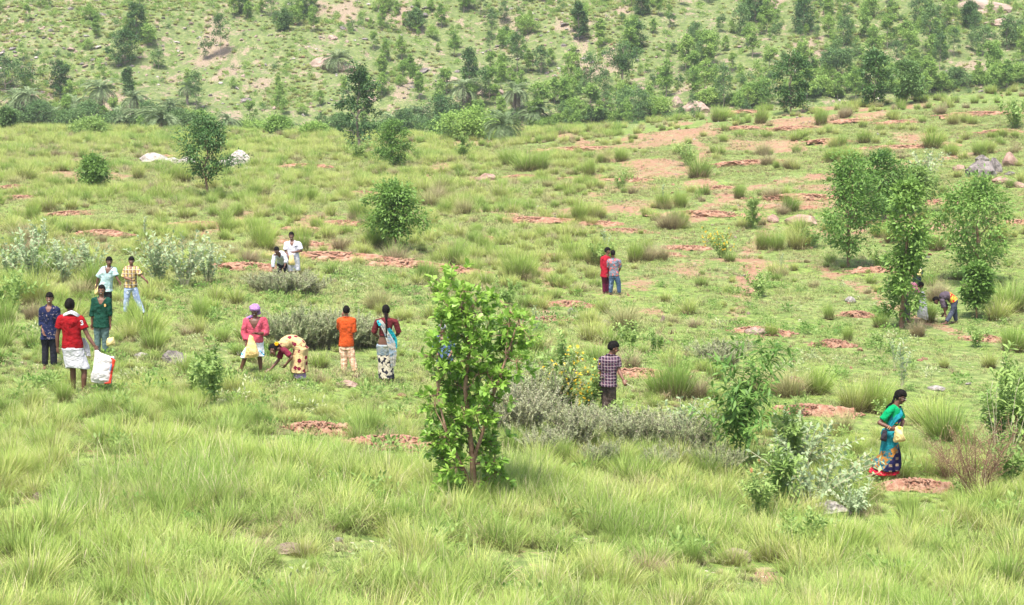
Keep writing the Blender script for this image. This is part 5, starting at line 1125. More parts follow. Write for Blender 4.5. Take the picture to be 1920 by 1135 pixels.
def trousers(p, mat, name='trousers', upto=.97, loose=.018, seed=5, wr=.007):
    j, k = p['j'], p['k']; S = Solid(); S.loft([q for q in torso(p, loose * .6, -.12)][:4], 28)
    for s in 'ab':
        hp, kn, an = p['h' + s], j['k' + s], j['a' + s]; S.tube([hp, hp * .5 + kn * .5, kn], [.096 * k + loose * .5, .080 * k + loose, .060 * k + loose], 14)
        if upto > .5: e = kn + (an - kn) * (upto * 2 - 1); S.tube([kn, kn * .5 + e * .5, e], [.060 * k + loose, .056 * k + loose, .043 * k + loose], 14, cap=False)
        else: pass
    return obj(name, S.remesh(name, .0105, 2, wr, 8, seed), mat, p['root'])
def skirt(p, mat, zhem, ztop=None, name='waist_cloth', slack=.03, folds=9, amp=.05, seed=2, hemdrop=0, flare=0, n=96, m=30, wob=.03, ztilt=0):
    """wrapped cloth from the waist to the hem (heights above the feet), round both legs"""
    j, k = p['j'], p['k']; zt = ztop if ztop else j['pv'][2] + .02 * k; rows = []; a = np.linspace(0, 2 * np.pi, n, endpoint=False)
    def leg(s, z):
        pts = [p['h' + s], j['k' + s], j['a' + s]]
        for A, B in zip(pts[:-1], pts[1:]):
            if z >= min(A[2], B[2]): f = np.clip((A[2] - z) / max(A[2] - B[2], .02), 0, 1); return A + (B - A) * f
        return pts[-1]
    R, F = p['HR'], p['F']
    for i in range(m):
        f = i / (m - 1); z = zt + (zhem - zt) * f
        if z > j['pv'][2]: up = (z - j['pv'][2]); c = j['pv'] + p['upT'] * up; hx = 0; hy = 0; r = .155 * k; ry = .125 * k
        else:
            A, B = leg('a', z), leg('b', z); c = (A + B) / 2; hx = abs(np.dot(B - A, R)) / 2; hy = abs(np.dot(B - A, F)) / 2; g = np.clip((j['pv'][2] - z) / .2, 0, 1); r = .165 * k * (1 - g) + g * (hx + .085 * k); ry = .13 * k * (1 - g) + g * (hy + .095 * k); r = max(r, .13 * k)
        th = f ** .6; w_ = 1 + amp * th * (np.sin(a * folds + 2.2 * math.sin(f * 3) + seed) * .6 + np.sin(a * folds * 1.7 + seed * 2 + f * 2) * .4) + wob * (vn(np.cos(a) * 2.5 + 3 + f * 3, np.sin(a) * 2.5 + 9 + f * 4, seed) - .5) * 2
        rx_ = (r + slack + flare * f) * w_; ry_ = (ry + slack + flare * f) * w_
        zz = z - f * (hemdrop * (np.cos(a * 2 + 1) * .5 + np.sin(a) * .5) + ztilt * np.cos(a))
        P = np.array([c[0], c[1], 0]) + np.cos(a)[:, None] * R * rx_[:, None] + np.sin(a)[:, None] * F * ry_[:, None]; P[:, 2] = zz; rows.append(P)
    last = rows[-1]; cc = last.mean(0); rows.append(cc + (last - cc) * .955 + [0, 0, .004]); rows.append(cc + (last - cc) * .93 + [0, 0, .07])
    S = Solid(); S.rings(rows); me = bpy.data.meshes.new(name); me.from_pydata(S.V, [], S.F); me.update(); me.polygons.foreach_set('use_smooth', [True] * len(me.polygons))
    import bmesh
    bm = bmesh.new(); bm.from_mesh(me); bmesh.ops.recalc_face_normals(bm, faces=bm.faces); bm.to_mesh(me); bm.free()
    return obj(name, me, mat, p['root'])
def band(p, P, W, mat, name, thick=.012, Wd=None, seed=1):
    """a draped band of cloth: centre line P (local), widths W along direction Wd per point"""
    S = Solid(); P = np.asarray(P, float); n = 22; f0 = np.linspace(0, 1, len(P)); f = np.linspace(0, 1, 26)
    Q = np.stack([np.interp(f, f0, P[:, i]) for i in range(3)], 1); 
    for _ in range(2): Q[1:-1] = (Q[:-2] + Q[1:-1] * 2 + Q[2:]) / 4
    Wq = np.interp(f, f0, W); Dq = nrm(np.stack([np.interp(f, f0, np.asarray(Wd)[:, i]) for i in range(3)], 1)); T = nrm(np.gradient(Q, axis=0)); rows = []
    for i in range(len(Q)):
        N_ = nrm(np.cross(T[i], Dq[i])); s = np.linspace(-1, 1, n); rp = .012 * np.sin(s * 9 + i * .15 + seed)
        top = Q[i] + Dq[i] * (s * Wq[i])[:, None] + N_ * (thick + rp)[:, None]; bot = (Q[i] + Dq[i] * (s * Wq[i])[:, None] + N_ * (rp - thick)[:, None])[::-1]; rows.append(np.concatenate([top, bot]))
    S.rings(rows); return obj(name, S.remesh(name, .009, 1), mat, p['root'])
def px2l(p, x, y, dy=0): return at_depth(x, y, p['base'][1] + dy) - p['base']
def bag(label, p, quad, dy, depth, mat, name='sack', cat='sack', seed=1, bulge=1.0, wr=.012):
    """soft bag with its outline read at the corners, filled out to a real thickness"""
    b = p['base']; c = np.array([at_depth(x, y, b[1] + dy) for x, y in quad]); o0 = c.mean(0); c = c - o0; n = 14; m = 18; rows = []
    for i in range(m):
        f = i / (m - 1); L = c[0] * (1 - f) + c[3] * f; Rr = c[1] * (1 - f) + c[2] * f; ce = (L + Rr) / 2; hx = (Rr - L) / 2; d = depth * (.15 + .85 * math.sin(min(1, f * 1.15 + .05) * math.pi * .62) ** 1.2) * (1 if f < .93 else .6)
        a = np.linspace(0, 2 * np.pi, 28, endpoint=False); rows.append(ce + np.sign(np.cos(a))[:, None] * (np.abs(np.cos(a)) ** .7)[:, None] * hx + (np.sin(a) * d)[:, None] * np.array([0, 1., 0]))
    S = Solid(); S.rings(rows); me = S.remesh(name, .011, 3, wr, 7, seed); o = obj(name, me, mat, None, o0); tag(o, label, cat); return o
def people():
    m = bpy.data.materials.new('skin'); t, N, L = nodes(m); at = N.new('ShaderNodeAttribute'); at.attribute_name = 'Col'
    _out(t, _prin(t, at.outputs['Color'], .5, .4)); M['skin'] = m
    M['hair'] = simple('black_hair', (.004, .0035, .0035), (.009, .007, .006), 30, .8, .6, 90, .01, .12); M['shoe_dark'] = simple('sandal_rubber', (.05, .03, .035), (.09, .05, .05), 20, .7)
    white = cloth('white_cotton', (.58, .57, .61)); red = cloth('red_knit', (.27, .006, .010)); khaki = cloth('pale_plastic', (.70, .56, .24), .45)
    AW = (0, 1); TO = (0, -1)
    # 1 man in the red shirt, back to the camera
    p = person('man in red polo shirt and white waist cloth seen from behind, holding a white sack', (148, 738), dict(hd=(131,574), nk=(133,589), sa=(115,599), sb=(151,599), ea=(107.6,629), wa=(107.8,650), eb=(165,631,-.05), wb=(177,648,-.1), pv=(136,652), ka=(137,695,.08), kb=(158,697), aa=(138,731,.12), ab=(157,732), fb=(168,738), fa=(133,728,.4), hb=(182,656,-.1)), 1.72, AW, SKIN2, shoes='sandal', neckf=1.1)
    shirt(p, red, -.06, (.55, .55), .03, vneck=0, seed=2, wr=.006); skirt(p, white, px2l(p, 136, 691)[2], name='waist_cloth', folds=5, amp=.03, hemdrop=.035, slack=.035, seed=4)
    band(p, [px2l(p, 118, 594, -.02), px2l(p, 122, 590, -.08), px2l(p, 133, 585, -.11), px2l(p, 144, 590, -.08), px2l(p, 149, 595, -.01)], [.03, .035, .036, .035, .03], white, 'neck_towel', .012, [[.2,.2,1]] * 5)
    band(p, [px2l(p, 156, 634, .12), px2l(p, 162, 648, .12), px2l(p, 166, 668, .12)], [.03, .05, .045], white, 'towel_end', .008, [[1,0,0]] * 3)
    fc = bpy.data.curves.new('three', 'FONT'); fc.body = '3'; fc.size = .125; fc.extrude = .003; fc.offset = .004; to = bpy.data.objects.new('three', fc); C.objects.link(to)
    dg = bpy.context.evaluated_depsgraph_get(); tm = bpy.data.meshes.new_from_object(to.evaluated_get(dg)); bpy.data.objects.remove(to)
    no = obj('sleeve_number', tm, white, p['root'], px2l(p, 151.2, 610, -.105)); no.rotation_euler = (math.radians(88), math.radians(-10), math.radians(14))
    pr = cloth('white_sack', (.62, .59, .59), .6); s = bag('white sack with red printed edge hanging from the hand of the man in red', p, [(178,657),(216,671),(207,719),(170,716)], -.12, .10, pr, seed=3)
    SS = Solid(); b0 = np.array([at_depth(x, y, p['base'][1] - .2) for x, y in [(209,672),(213.5,676),(209,700),(206,718),(196,719)]]) - np.array(s.location); SS.tube(b0, [.02, .035, .022, .03, .012], 8, flat=(np.array([0, 1., 0]), .5)); obj('printed_edge', SS.remesh('printed_edge', .009, 1), cloth('red_print', (.62, .06, .03)), s)
    S2 = Solid(); S2.tube(np.array([at_depth(x, y, p['base'][1] - .235) for x, y in [(209,684),(206.5,696)]]) - np.array(s.location), [.012, .012], 8); obj('blue_print', S2.remesh('blue_print', .007, 1), cloth('blue_print', (.12, .32, .60)), s)
    # 2 boy in the navy shirt
    navy = cloth('navy_print', blobs((.012, .018, .06), (.20, .16, .17), None, 26, .36, 1))
    p = person('boy in navy printed shirt facing the man in red, at far left', (92, 692), dict(hd=(92.9,560), nk=(92.9,574), sa=(79.5,581), sb=(106,581), ea=(77.5,606), wa=(81,621,-.1), eb=(110.5,606), wb=(109,623), pv=(92,627), ka=(85,652), kb=(100,652), aa=(84,685), ab=(101,685)), 1.50, (.1,-1), smile=True)
    trousers(p, cloth('black_trousers', (.02, .02, .03))); shirt(p, navy, -.16, (1.3, 1.4), .024, vneck=.10, seed=3)
    # 3 boy in the green shirt
    p = person('smiling boy in dark green long shirt standing in tall grass', (189, 668), dict(hd=(190.4,545), nk=(190.8,558), sa=(177,564), sb=(203,564), ea=(173,588), wa=(172.5,607), eb=(205.5,588), wb=(206.5,608), pv=(190,607), ka=(183,634), kb=(197,634), aa=(183,662), ab=(198,662)), 1.5, TO, smile=True, hair='cap')
    trousers(p, cloth('grey_green_trousers', (.10, .16, .16))); o = shirt(p, cloth('green_cloth', (.008, .055, .035)), -.12, (1.25, 1.2), .022, vneck=.13, seed=4)
    E = Solid(); e = px2l(p, 197, 573, -.175); E.ell(e, np.array([.025,0,0]), np.array([0,.012,0]), np.array([0,0,.036]), 12, 8); obj('chest_badge', E.remesh('chest_badge', .006, 1), cloth('badge', (.75, .42, .14)), o)
    bag('pale yellow bag at the knees of the boy in green', p, [(202,634),(213,632),(215,646),(201,648)], -.2, .09, khaki, 'plastic_bag', 'bag', 8)
    # 4 pale blue shirt boy
    pale = cloth('pale_blue', blobs((.36, .50, .52), (.56, .58, .57), None, 16, .4))
    p = person('boy in open collared pale blue shirt leaning forward, behind the boy in green', (200, 612), dict(hd=(204.7,491), nk=(204.4,501), sa=(193.5,506), sb=(213.5,506), ea=(184,521), wa=(181.5,534), eb=(217.5,518,-.05), wb=(222.5,527,-.1), pv=(197.3,541), ka=(194,570), kb=(204,568), aa=(193,605), ab=(206,604)), 1.5, (.25,-1), SKIN2, smile=False)
    trousers(p, cloth('black_trousers_thin', (.02, .022, .025))); shirt(p, pale, -.12, (.95, .95), .026, vneck=.14, seed=6, sl_loose=1.1)
    bag('yellowish bag held low by the boy in pale blue', p, [(179,533),(186,535),(187,553),(178,552)], .05, .07, khaki, 'plastic_bag', 'bag', 9)
    # 5 yellow checked shirt boy
    chk = cloth('yellow_check', checks((.60, .42, .13), (.16, .10, .08), (.55, .50, .40), 10))
    p = person('boy in yellow and brown checked shirt and light jeans stepping sideways', (256, 592), dict(hd=(246.4,490), nk=(246,500), sa=(236.5,505), sb=(256.5,505), ea=(231.5,520,-.05), wa=(246,525.5,-.24), eb=(264,516,-.1), wb=(273,525.5,-.16), pv=(245,539), ka=(237,564), kb=(257.5,562), aa=(235.5,586), ab=(270,588), fb=(278,592,-.1)), 1.5, (.1,-1), shoes='shoe')
    jeans = cloth('light_jeans', blobs((.32, .40, .60), (.62, .66, .72), None, 9, .42)); trousers(p, jeans, loose=.016); shirt(p, chk, -.10, (1.0, .95), .026, vneck=.04, seed=7, sl_loose=1.05)
    # 6 crouching boy
    gry = cloth('grey_dots', blobs((.42, .45, .50), (.65, .65, .68), None, 40, .45, 1))
    p = person('boy in grey patterned shirt stooping forward beside the man in white', (532, 531), dict(hd=(518.8,470,-.55), nk=(523.5,476,-.42), mid=(527,482,-.22), sa=(514.5,481,-.42), sb=(533,479,-.40), ea=(512,492,-.5), wa=(512,505,-.55), eb=(537,489,-.45), wb=(534,498,-.55), pv=(528.5,492), ka=(524,508,-.2), kb=(537,508,-.15), aa=(527,526), ab=(539,526)), 1.5, (-.25,-1), SKIN2, headdir=(-.25,-1,-.35))
    trousers(p, cloth('black_shorts', (.015, .016, .02)), upto=.5, name='shorts'); shirt(p, gry, -.05, (1.7, 1.5), .028, vneck=.06, seed=8)
    # 7 man in white
    wh = cloth('bright_white', (.62, .61, .68))
    p = person('older man in white shirt and white waist cloth holding a yellow bag', (550, 533), dict(hd=(546.4,443), nk=(547.8,453), sa=(537,458), sb=(560.5,458), ea=(535.5,472), wa=(541,482,-.14), eb=(565,471,-.03), wb=(552,473,-.2), pv=(550.2,483), ka=(545.5,508), kb=(556,508), aa=(544.5,528), ab=(558,528)), 1.68, TO, SKIN2, smile=True, hair='cap')
    p['root'].children[0].scale = (1, 1, 1)
    skirt(p, wh, px2l(p, 550, 507)[2], folds=6, amp=.05, hemdrop=.04, seed=9, slack=.04); o = shirt(p, wh, -.06, (.75, .75), .032, vneck=.12, seed=9)
    E = Solid(); E.ell(px2l(p, 554.5, 462.5, -.155), np.array([.035,0,0]), np.array([0,.01,0]), np.array([0,0,.018]), 10, 6); obj('pocket_item', E.remesh('pocket_item', .006, 1), cloth('dark_item', (.03, .03, .05)), o)
    bag('yellow bag held in front by the older man in white', p, [(543,479),(549,476),(553,496),(541,496)], -.28, .08, khaki, 'plastic_bag', 'bag', 10)
    # 8 man in the pink shirt with turban
    p = person('moustached man in pink shirt and purple turban, carrying a yellow cloth sack', (486, 702), dict(hd=(478,584), nk=(477.3,597), sa=(462,603), sb=(494,601), ea=(457.5,624), wa=(461.5,643,-.08), eb=(500.5,624), wb=(484,626,-.2), hb=(477,624.5,-.24), pv=(479,641), ka=(460,668,-.05), kb=(487,670), aa=(452,694), ab=(489,697), fa=(446,698,-.15)), 1.6, (-.05,-1), SKIN2, hair='cap', mustache=True, smile=True)
    prn = lambda t, tc: (lambda s: _mix(t, _math(t, 'MULTIPLY', _math(t, 'LESS_THAN', _math(t, 'ABSOLUTE', _math(t, 'SUBTRACT', s[2], _math(t, 'ADD', .50, _math(t, 'MULTIPLY', _math(t, 'SINE', _math(t, 'MULTIPLY', s[0], 40.)), .045)))), .016), _math(t, 'LESS_THAN', s[1], .0)), (.66, .68, .74), (.06, .34, .62)))(sepx(t, tc))
    skirt(p, cloth('white_blue_cloth', prn), px2l(p, 480, 667)[2], folds=7, amp=.05, hemdrop=.05, seed=12, slack=.03); shirt(p, cloth('pink_cloth', (.52, .085, .13)), -.10, (1.75, 1.45), .03, vneck=.20, seed=12, wr=.009)
    T = Solid(); c = p['j']['hd']; hu, hf, hr, q = p['hu'], p['hf'], p['hr'], p['kh']
    for i, (zz, r) in enumerate([(.045, .108), (.070, .112), (.095, .100), (.115, .075)]):
        P = [c + hu * (zz + .012 * math.sin(a * 1 + i)) * q + (hr * math.cos(a) * r * .88 + hf * math.sin(a) * r * 1.02) * q for a in np.linspace(0, 2 * np.pi, 22)]; T.tube(P, [.026 * q] * 22, 8)
    T.ell(c + hu * .075 * q, hr * .085, hf * .10, hu * .082); T.tube([c - hr * .08 + hu * .03, c - hr * .115 - hf * .02 - hu * .03, px2l(p, 464, 597, -.02)], [.03, .035, .03], 10)
    if T.V[0] is not None: obj('turban', T.remesh('turban', .009, 1, .004, 26), cloth('purple_cloth', blobs((.30, .16, .36), (.42, .28, .46), None, 30, .4)), p['root'])
    bag('yellow cloth sack hanging in front of the man in pink', p, [(468,628),(474,632),(485,667),(459,671)], -.3, .10, cloth('yellow_sack', blobs((.72, .52, .22), (.60, .42, .18), None, 9, .4), .6), 'sack', 'sack', 11)
    # 9 bending woman
    fl = cloth('maroon_flowers', flowers((.52, .38, .19), (.17, .012, .035), 7.5)); fl2 = cloth('maroon_blouse', (.17, .02, .04))
    p = person('woman in cream sari with maroon flowers bending to the ground', (562, 716), dict(hd=(513.5,656), nk=(527,652), mid=(546,639), sa=(533,657,-.16), sb=(529,655,.16), ea=(547,670,-.22), wa=(537,683,-.18), eb=(522,676,.12), wb=(507,693,.02), hb=(502,696,0), pv=(563,651), ka=(558,684,-.09), kb=(563,684,.09), aa=(560,712,-.09), ab=(565,712,.09)), 1.55, (-1,-.1), SKIN2, headdir=(-.75,-.15,-.65), hair='braidx', female=True)
    shirt(p, fl2, .15, (.8, .8), .016, name='blouse', vneck=0, collar=False, seed=14, wr=.003)
    skirt(p, fl, px2l(p, 560, 697)[2], ztop=p['j']['pv'][2] + .05, name='sari', folds=8, amp=.05, seed=15, slack=.045, wob=.05, flare=.03)
    S = Solid(); sec = torso(p, .034, -.05); S.loft(sec[:-1], 28); o = obj('sari_drape', S.remesh('sari_drape', .011, 3, .008, 8, 4), fl, p['root'])
    skirt(p, cloth('lilac_petticoat', (.40, .28, .50)), px2l(p, 560, 708)[2], ztop=px2l(p, 560, 697)[2] + .04, name='petticoat', slack=.02, seed=16)
    E = Solid(); f0 = px2l(p, 519, 645, -.04)
    for i in range(6): E.ell(f0 + np.array([math.cos(i) * .028, -.01, math.sin(i) * .025]), np.array([.024,0,0]), np.array([0,.02,0]), np.array([0,0,.02]), 8, 6)
    obj('hair_flower', E.remesh('hair_flower', .006, 0), cloth('marigold', (.85, .42, .01)), p['root'])
    E = Solid(); E.ell(p['j']['hd'] + nrm(p['j']['nk'] - p['j']['hd']) * .10 + np.array([0,0,.045]), np.array([.055,0,0]), np.array([0,.05,0]), np.array([0,0,.05]), 12, 8); obj('hair_bun', E.remesh('hair_bun', .008, 1), M['hair'], p['root'])
    # 10 boy in orange
    p = person('boy in orange shirt and cream trousers seen from behind, hand raised to face', (656, 700), dict(hd=(649.5,583.5), nk=(649.6,596), sa=(637.5,602), sb=(662,602), ea=(636.5,615,.1), wa=(642.5,594,.16), ha=(643,587,.14), eb=(663,624), wb=(661.5,643), pv=(649,649), ka=(645.5,671), kb=(659.5,671), aa=(645,696), ab=(666,696)), 1.45, AW, (.20, .10, .065))
    trousers(p, cloth('cream_trousers', checks((.72, .50, .34), (.60, .32, .22), (.76, .62, .48), 11)), loose=.022); shirt(p, cloth('orange_cloth', (.50, .075, .015)), -.03, (1.15, .95), .028, vneck=0, seed=17)
    # 11 woman with braid, from behind
    drap = cloth('grey_sari', lambda t, tc: (lambda s: _mix(t, _math(t, 'LESS_THAN', s[2], .66), _mix(t, _ramp(t, _noise(t, 5, tc), .4, .6), (.30, .31, .26), (.20, .26, .32)), _mix(t, _ramp(t, _noise(t, 9, tc, 2), .47, .50), (.025, .025, .04), (.50, .45, .36))))(sepx(t, tc)))
    p = person('woman with long black braid in grey sari and maroon blouse, seen from behind', (724, 722), dict(hd=(723.8,583), nk=(724.5,597), sa=(707.5,604), sb=(742,604), ea=(700.5,625,.02), wa=(709,632,.22), eb=(748,625,.02), wb=(739,632,.22), pv=(721.5,647), ka=(718,680), kb=(727,680), aa=(720,716), ab=(731,716), fa=(718,712,.3), braid=[(724,600,-.16),(724.5,615,-.17),(724,632,-.17)]), 1.55, AW, SKIN2, hair='braid', female=True)
    shirt(p, cloth('maroon_cloth', (.115, .018, .022)), .20, (.95, .95), .016, name='blouse', vneck=0, collar=False, seed=18, wr=.004)
    skirt(p, drap, px2l(p, 724, 710)[2], name='sari', folds=6, amp=.035, seed=19, slack=.03)
    gb = cloth('grey_drape', blobs((.30, .29, .26), (.18, .24, .29), None, 7, .45)); tb = cloth('teal_edge', blobs((.01, .26, .31), (.02, .06, .10), None, 16, .4))
    D = [[.9, 0, .5]] * 3 + [[1, 0, .2]] * 3
    band(p, [px2l(p,712,600,-.08), px2l(p,718,611,-.15), px2l(p,725,625,-.15), px2l(p,734,645,-.19), px2l(p,737,665,-.21), px2l(p,737,688,-.20)], [.035,.06,.055,.09,.085,.05], gb, 'sari_shawl', .008, D)
    band(p, [px2l(p,708,601,-.07), px2l(p,713,611,-.145)], [.03,.035], tb, 'teal_shoulder_edge', .008, [[.9,0,.5]] * 2)
    band(p, [px2l(p,728,616,-.145), px2l(p,735,627,-.14), px2l(p,741,640,-.13), px2l(p,742,655,-.14)], [.035,.055,.055,.04], tb, 'teal_edge', .009, [[.8,0,.5]] * 4)
    # 12 hidden person behind the foreground tree
    p = person('person with white cap mostly hidden behind the foreground tree', (838, 716), dict(hd=(829,618), nk=(830,631), sa=(818,637), sb=(846,637), ea=(815,655), wa=(822,668,-.15), eb=(848,656), wb=(842,670,-.15), pv=(834,670), ka=(830,694), kb=(842,694), aa=(831,712), ab=(843,712)), 1.5, (-.5,-1))
    trousers(p, cloth('dark_trousers', (.02, .02, .03))); shirt(p, cloth('blue_shirt', (.10, .16, .30)), -.2, (.8, .8), .024, seed=20)
    E = Solid(); E.ell(p['j']['hd'] + p['hu'] * .06, p['hr'] * .088, p['hf'] * .10, p['hu'] * .07, 14, 8); obj('cap', E.remesh('cap', .008, 1), white, p['root'])
    # 13, 14 pair of boys
    p = person('boy in maroon shirt and maroon trousers leaning to look, left one of the pair', (1135, 552), dict(hd=(1139.3,471), nk=(1137.5,480.5), sa=(1129.5,485,-.08), sb=(1141,486,.08), ea=(1128,500,-.08), wa=(1136,514,-.12), eb=(1143,500,.1), wb=(1142,512,.1), pv=(1133.5,514), ka=(1133,531), kb=(1138.5,531,.05), aa=(1133,549), ab=(1139.5,548,.05)), 1.52, (.9,-.25))
    trousers(p, cloth('maroon_trousers', blobs((.10, .008, .035), (.17, .03, .06), None, 18, .4))); shirt(p, cloth('maroon_shirt', (.34, .012, .028)), -.14, (1.6, 1.6), .02, vneck=0, seed=21)
    p = person('boy in coral flowered grey shirt and jeans, right one of the pair', (1153, 553), dict(hd=(1149.4,476), nk=(1149.9,485.5), sa=(1141,490), sb=(1160.5,490), ea=(1138,503.5,.05), wa=(1140.5,514,.16), eb=(1163,503,.05), wb=(1160,510,.2), pv=(1151.5,517), ka=(1146,533.5), kb=(1160,533.5), aa=(1145,549.5), ab=(1161,549.5)), 1.5, (.05,1), shoes='shoe')
    trousers(p, cloth('dark_jeans', blobs((.05, .09, .16), (.14, .20, .30), None, 9, .4))); shirt(p, cloth('coral_flower_cloth', blobs((.17, .20, .25), (.62, .12, .09), (.07, .09, .13), 15, .46)), -.10, (.85, .85), .024, vneck=0, seed=22)
    # 15 plaid shirt boy with a stick
    plaid = cloth('dark_plaid', checks((.10, .045, .07), (.02, .015, .035), (.34, .27, .28), 17))
    p = person('boy in dark plaid shirt holding a thin stick, legs hidden by bushes', (1141, 806), dict(hd=(1150.2,653), nk=(1145,667), sa=(1129.5,676), sb=(1156,675), ea=(1127,701), wa=(1131,720,.05), eb=(1160.5,695,-.05), wb=(1168.5,712,-.16), pv=(1139.5,716), ka=(1136,760), kb=(1147,760), aa=(1135,800), ab=(1148,800)), 1.66, (.7,.62), SKIN, headdir=(.85,.05,-.3), hand=(.3, 1.3))
    trousers(p, cloth('brown_trousers', (.08, .06, .05))); shirt(p, plaid, -.16, (.7, .7), .026, vneck=0, seed=23)
    g = Geo(); h0 = p['palmb']; e = px2l(p, 1189, 727.5, -.3); gtube(g, [h0 - (e - h0) * .25, h0, (h0 + e) / 2, e], [.008, .008, .007, .005], 6); s = obj('stick', g.mesh('stick', True), M['gstem'], None, p['base']); tag(s, 'thin pale stick in the hand of the plaid shirt boy', 'stick')
    # 16 woman in the green blouse
    sari = cloth('teal_ochre_sari', lambda t, tc: (lambda s: _sari(t, tc, s))(sepx(t, tc)))
    p = person('woman in green blouse and teal, ochre and navy sari walking right with a bag', (1674, 905), dict(hd=(1688,745), nk=(1679,761), sa=(1668,771,-.15), sb=(1685,769,.14), ea=(1648.5,793,-.2), wa=(1670,803,-.28), ha=(1676,805,-.3), eb=(1693,790,.12), wb=(1689,803,-.04), pv=(1669,812), ka=(1662,855,-.08), kb=(1677,855,.08), aa=(1638,886,-.08), ab=(1678,897,.08), fa=(1634,897,-.08), braid=[(1673,756,.0),(1664,762,.02),(1659,775,.05)]), 1.58, (.92,-.32), SKIN2, headdir=(.92,-.3,-.42), hair='braid', female=True, hand=(1.1, .9))
    skirt(p, cloth('red_petticoat', (.50, .012, .04)), px2l(p, 1670, 885)[2], ztop=.5, name='petticoat', slack=.012, seed=24, ztilt=-.02)
    skirt(p, sari, px2l(p, 1668, 874)[2], ztop=p['j']['pv'][2] + .06, name='sari', folds=7, amp=.06, seed=25, slack=.03, hemdrop=.04, flare=.02, ztilt=-.03)
    shirt(p, cloth('green_blouse_cloth', (.0, .28, .10)), .35, (.75, .75), .017, name='blouse', vneck=.03, collar=False, seed=26, wr=.004)
    td = cloth('teal_drape', blobs((.008, .19, .23), (.01, .16, .20), None, 8, .4)); nd = cloth('navy_edge', blobs((.02, .02, .10), (.40, .22, .06), None, 14, .36))
    band(p, [px2l(p,1682,764,.05), px2l(p,1683,777,-.13), px2l(p,1675,792,-.17), px2l(p,1665,806,-.14), px2l(p,1660,815,-.10)], [.05,.10,.12,.11,.07], td, 'sari_shawl', .010, [[1,-.2,.1],[1,-.2,.1],[.9,-.2,.5],[.7,-.2,.7],[.7,-.2,.7]])
    band(p, [px2l(p,1688,762,.05), px2l(p,1691,778,-.09), px2l(p,1686,792,-.16), px2l(p,1678,794,-.18)], [.018,.022,.025,.02], nd, 'shawl_border', .008, [[1,0,.2]] * 4)
    E = Solid(); E.tube([px2l(p,1665,801,-.28), px2l(p,1665.8,801.5,-.28)], [.034, .034], 10, cap=False); E.tube([px2l(p,1668,803,-.3), px2l(p,1668.6,803.3,-.3)], [.033, .033], 10, cap=False); obj('bangles', E.remesh('bangles', .006, 0), cloth('bangle_gold', (.60, .30, .14), .4), p['root'])
    bag('yellowish full plastic bag with tied top carried by the woman in green blouse', p, [(1680,802),(1692,802),(1697,825),(1677,829)], -.3, .12, khaki, 'plastic_bag', 'bag', 13)
    E = Solid(); c0 = at_depth(1686, 803, p['base'][1] - .32); E.ell(np.zeros(3), np.array([.042,0,0]), np.array([0,.035,0]), np.array([0,0,.03]), 12, 8); E.ell(np.array([.012,0,-.04]), np.array([.03,0,0]), np.array([0,.03,0]), np.array([0,0,.03]), 10, 6); o = obj('bottle_cap', E.remesh('bottle_cap', .006, 1), cloth('yellow_plastic', (.80, .62, .05), .35), None, c0); tag(o, 'round yellow lid on top of the plastic bag of the walking woman', 'lid')
    bag('dark grey cloth pouch hanging at the hip of the walking woman', p, [(1656,806),(1664,808),(1662,829),(1650,825)], -.24, .03, cloth('dark_pouch', (.035, .03, .04)), 'pouch', 'pouch', 14, wr=.004)
    E = Solid(); hd = p['j']['hd']; 
    for s_ in (-1, 1):
        cc = hd + p['hf'] * .105 * p['kh'] + p['hr'] * s_ * .035 + p['hu'] * .008; P = [cc + p['hr'] * math.cos(a) * .026 + p['hu'] * math.sin(a) * .02 for a in np.linspace(0, 6.28, 14)]; E.tube(P, [.0035] * 14, 6)
        E.tube([hd + p['hf'] * .10 * p['kh'] + p['hr'] * s_ * .058 + p['hu'] * .01, hd + p['hr'] * s_ * .086 + p['hu'] * .005], [.003] * 2, 6)
    obj('glasses', E.remesh('glasses', .004, 0), cloth('wire', (.45, .40, .35), .3), p['root'])
    # 17 person with the white sack behind the tall tree
    p = person('person in pink top bending behind the tall irregular tree with a white sack', (1706, 606), dict(hd=(1726,536,-.1), nk=(1718,536), mid=(1706,540), sa=(1716,541,-.15), sb=(1713,539,.17), ea=(1722,549,-.2), wa=(1727,551,-.22), eb=(1722,550,.15), wb=(1728,553,.0), pv=(1697,552), ka=(1702,580,-.08), kb=(1694,580,.08), aa=(1703,602,-.08), ab=(1694,602,.08)), 1.5, (1,-.1), SKIN2, headdir=(.8,-.3,-.5), hair='braidx')
    trousers(p, cloth('grey_trousers', (.10, .09, .10))); shirt(p, cloth('pink_shirt', (.72, .26, .33)), -.1, (1.1, 1.1), .022, seed=27, vneck=0)
    bag('tall white sack propped on the ground beside the tall irregular tree', p, [(1722,549),(1732,548),(1742,601),(1720,594)], -.1, .16, cloth('white_sack_soft', (.80, .77, .78), .6), 'sack', 'sack', 15)
    # 18 farther person in navy holding yellow
    p = person('person in navy shirt with a yellow bag, seen through leaves beyond the white sack', (1722, 545), dict(hd=(1718,493), nk=(1718,501), sa=(1711,505), sb=(1725,505), ea=(1708,515), wa=(1713,520,-.15), eb=(1728,515), wb=(1723,520,-.15), pv=(1719,521), ka=(1716,534), kb=(1723,534), aa=(1716,543), ab=(1723,543)), 1.25, TO, SKIN2)
    trousers(p, cloth('navy_trousers', (.02, .03, .06))); shirt(p, cloth('navy_plain', (.015, .03, .10)), -.15, (.9, .9), .022, seed=28)
    bag('small yellow bag held by the farther person in navy', p, [(1719,505),(1727,505),(1727,517),(1720,517)], -.3, .06, khaki, 'plastic_bag', 'bag', 16)
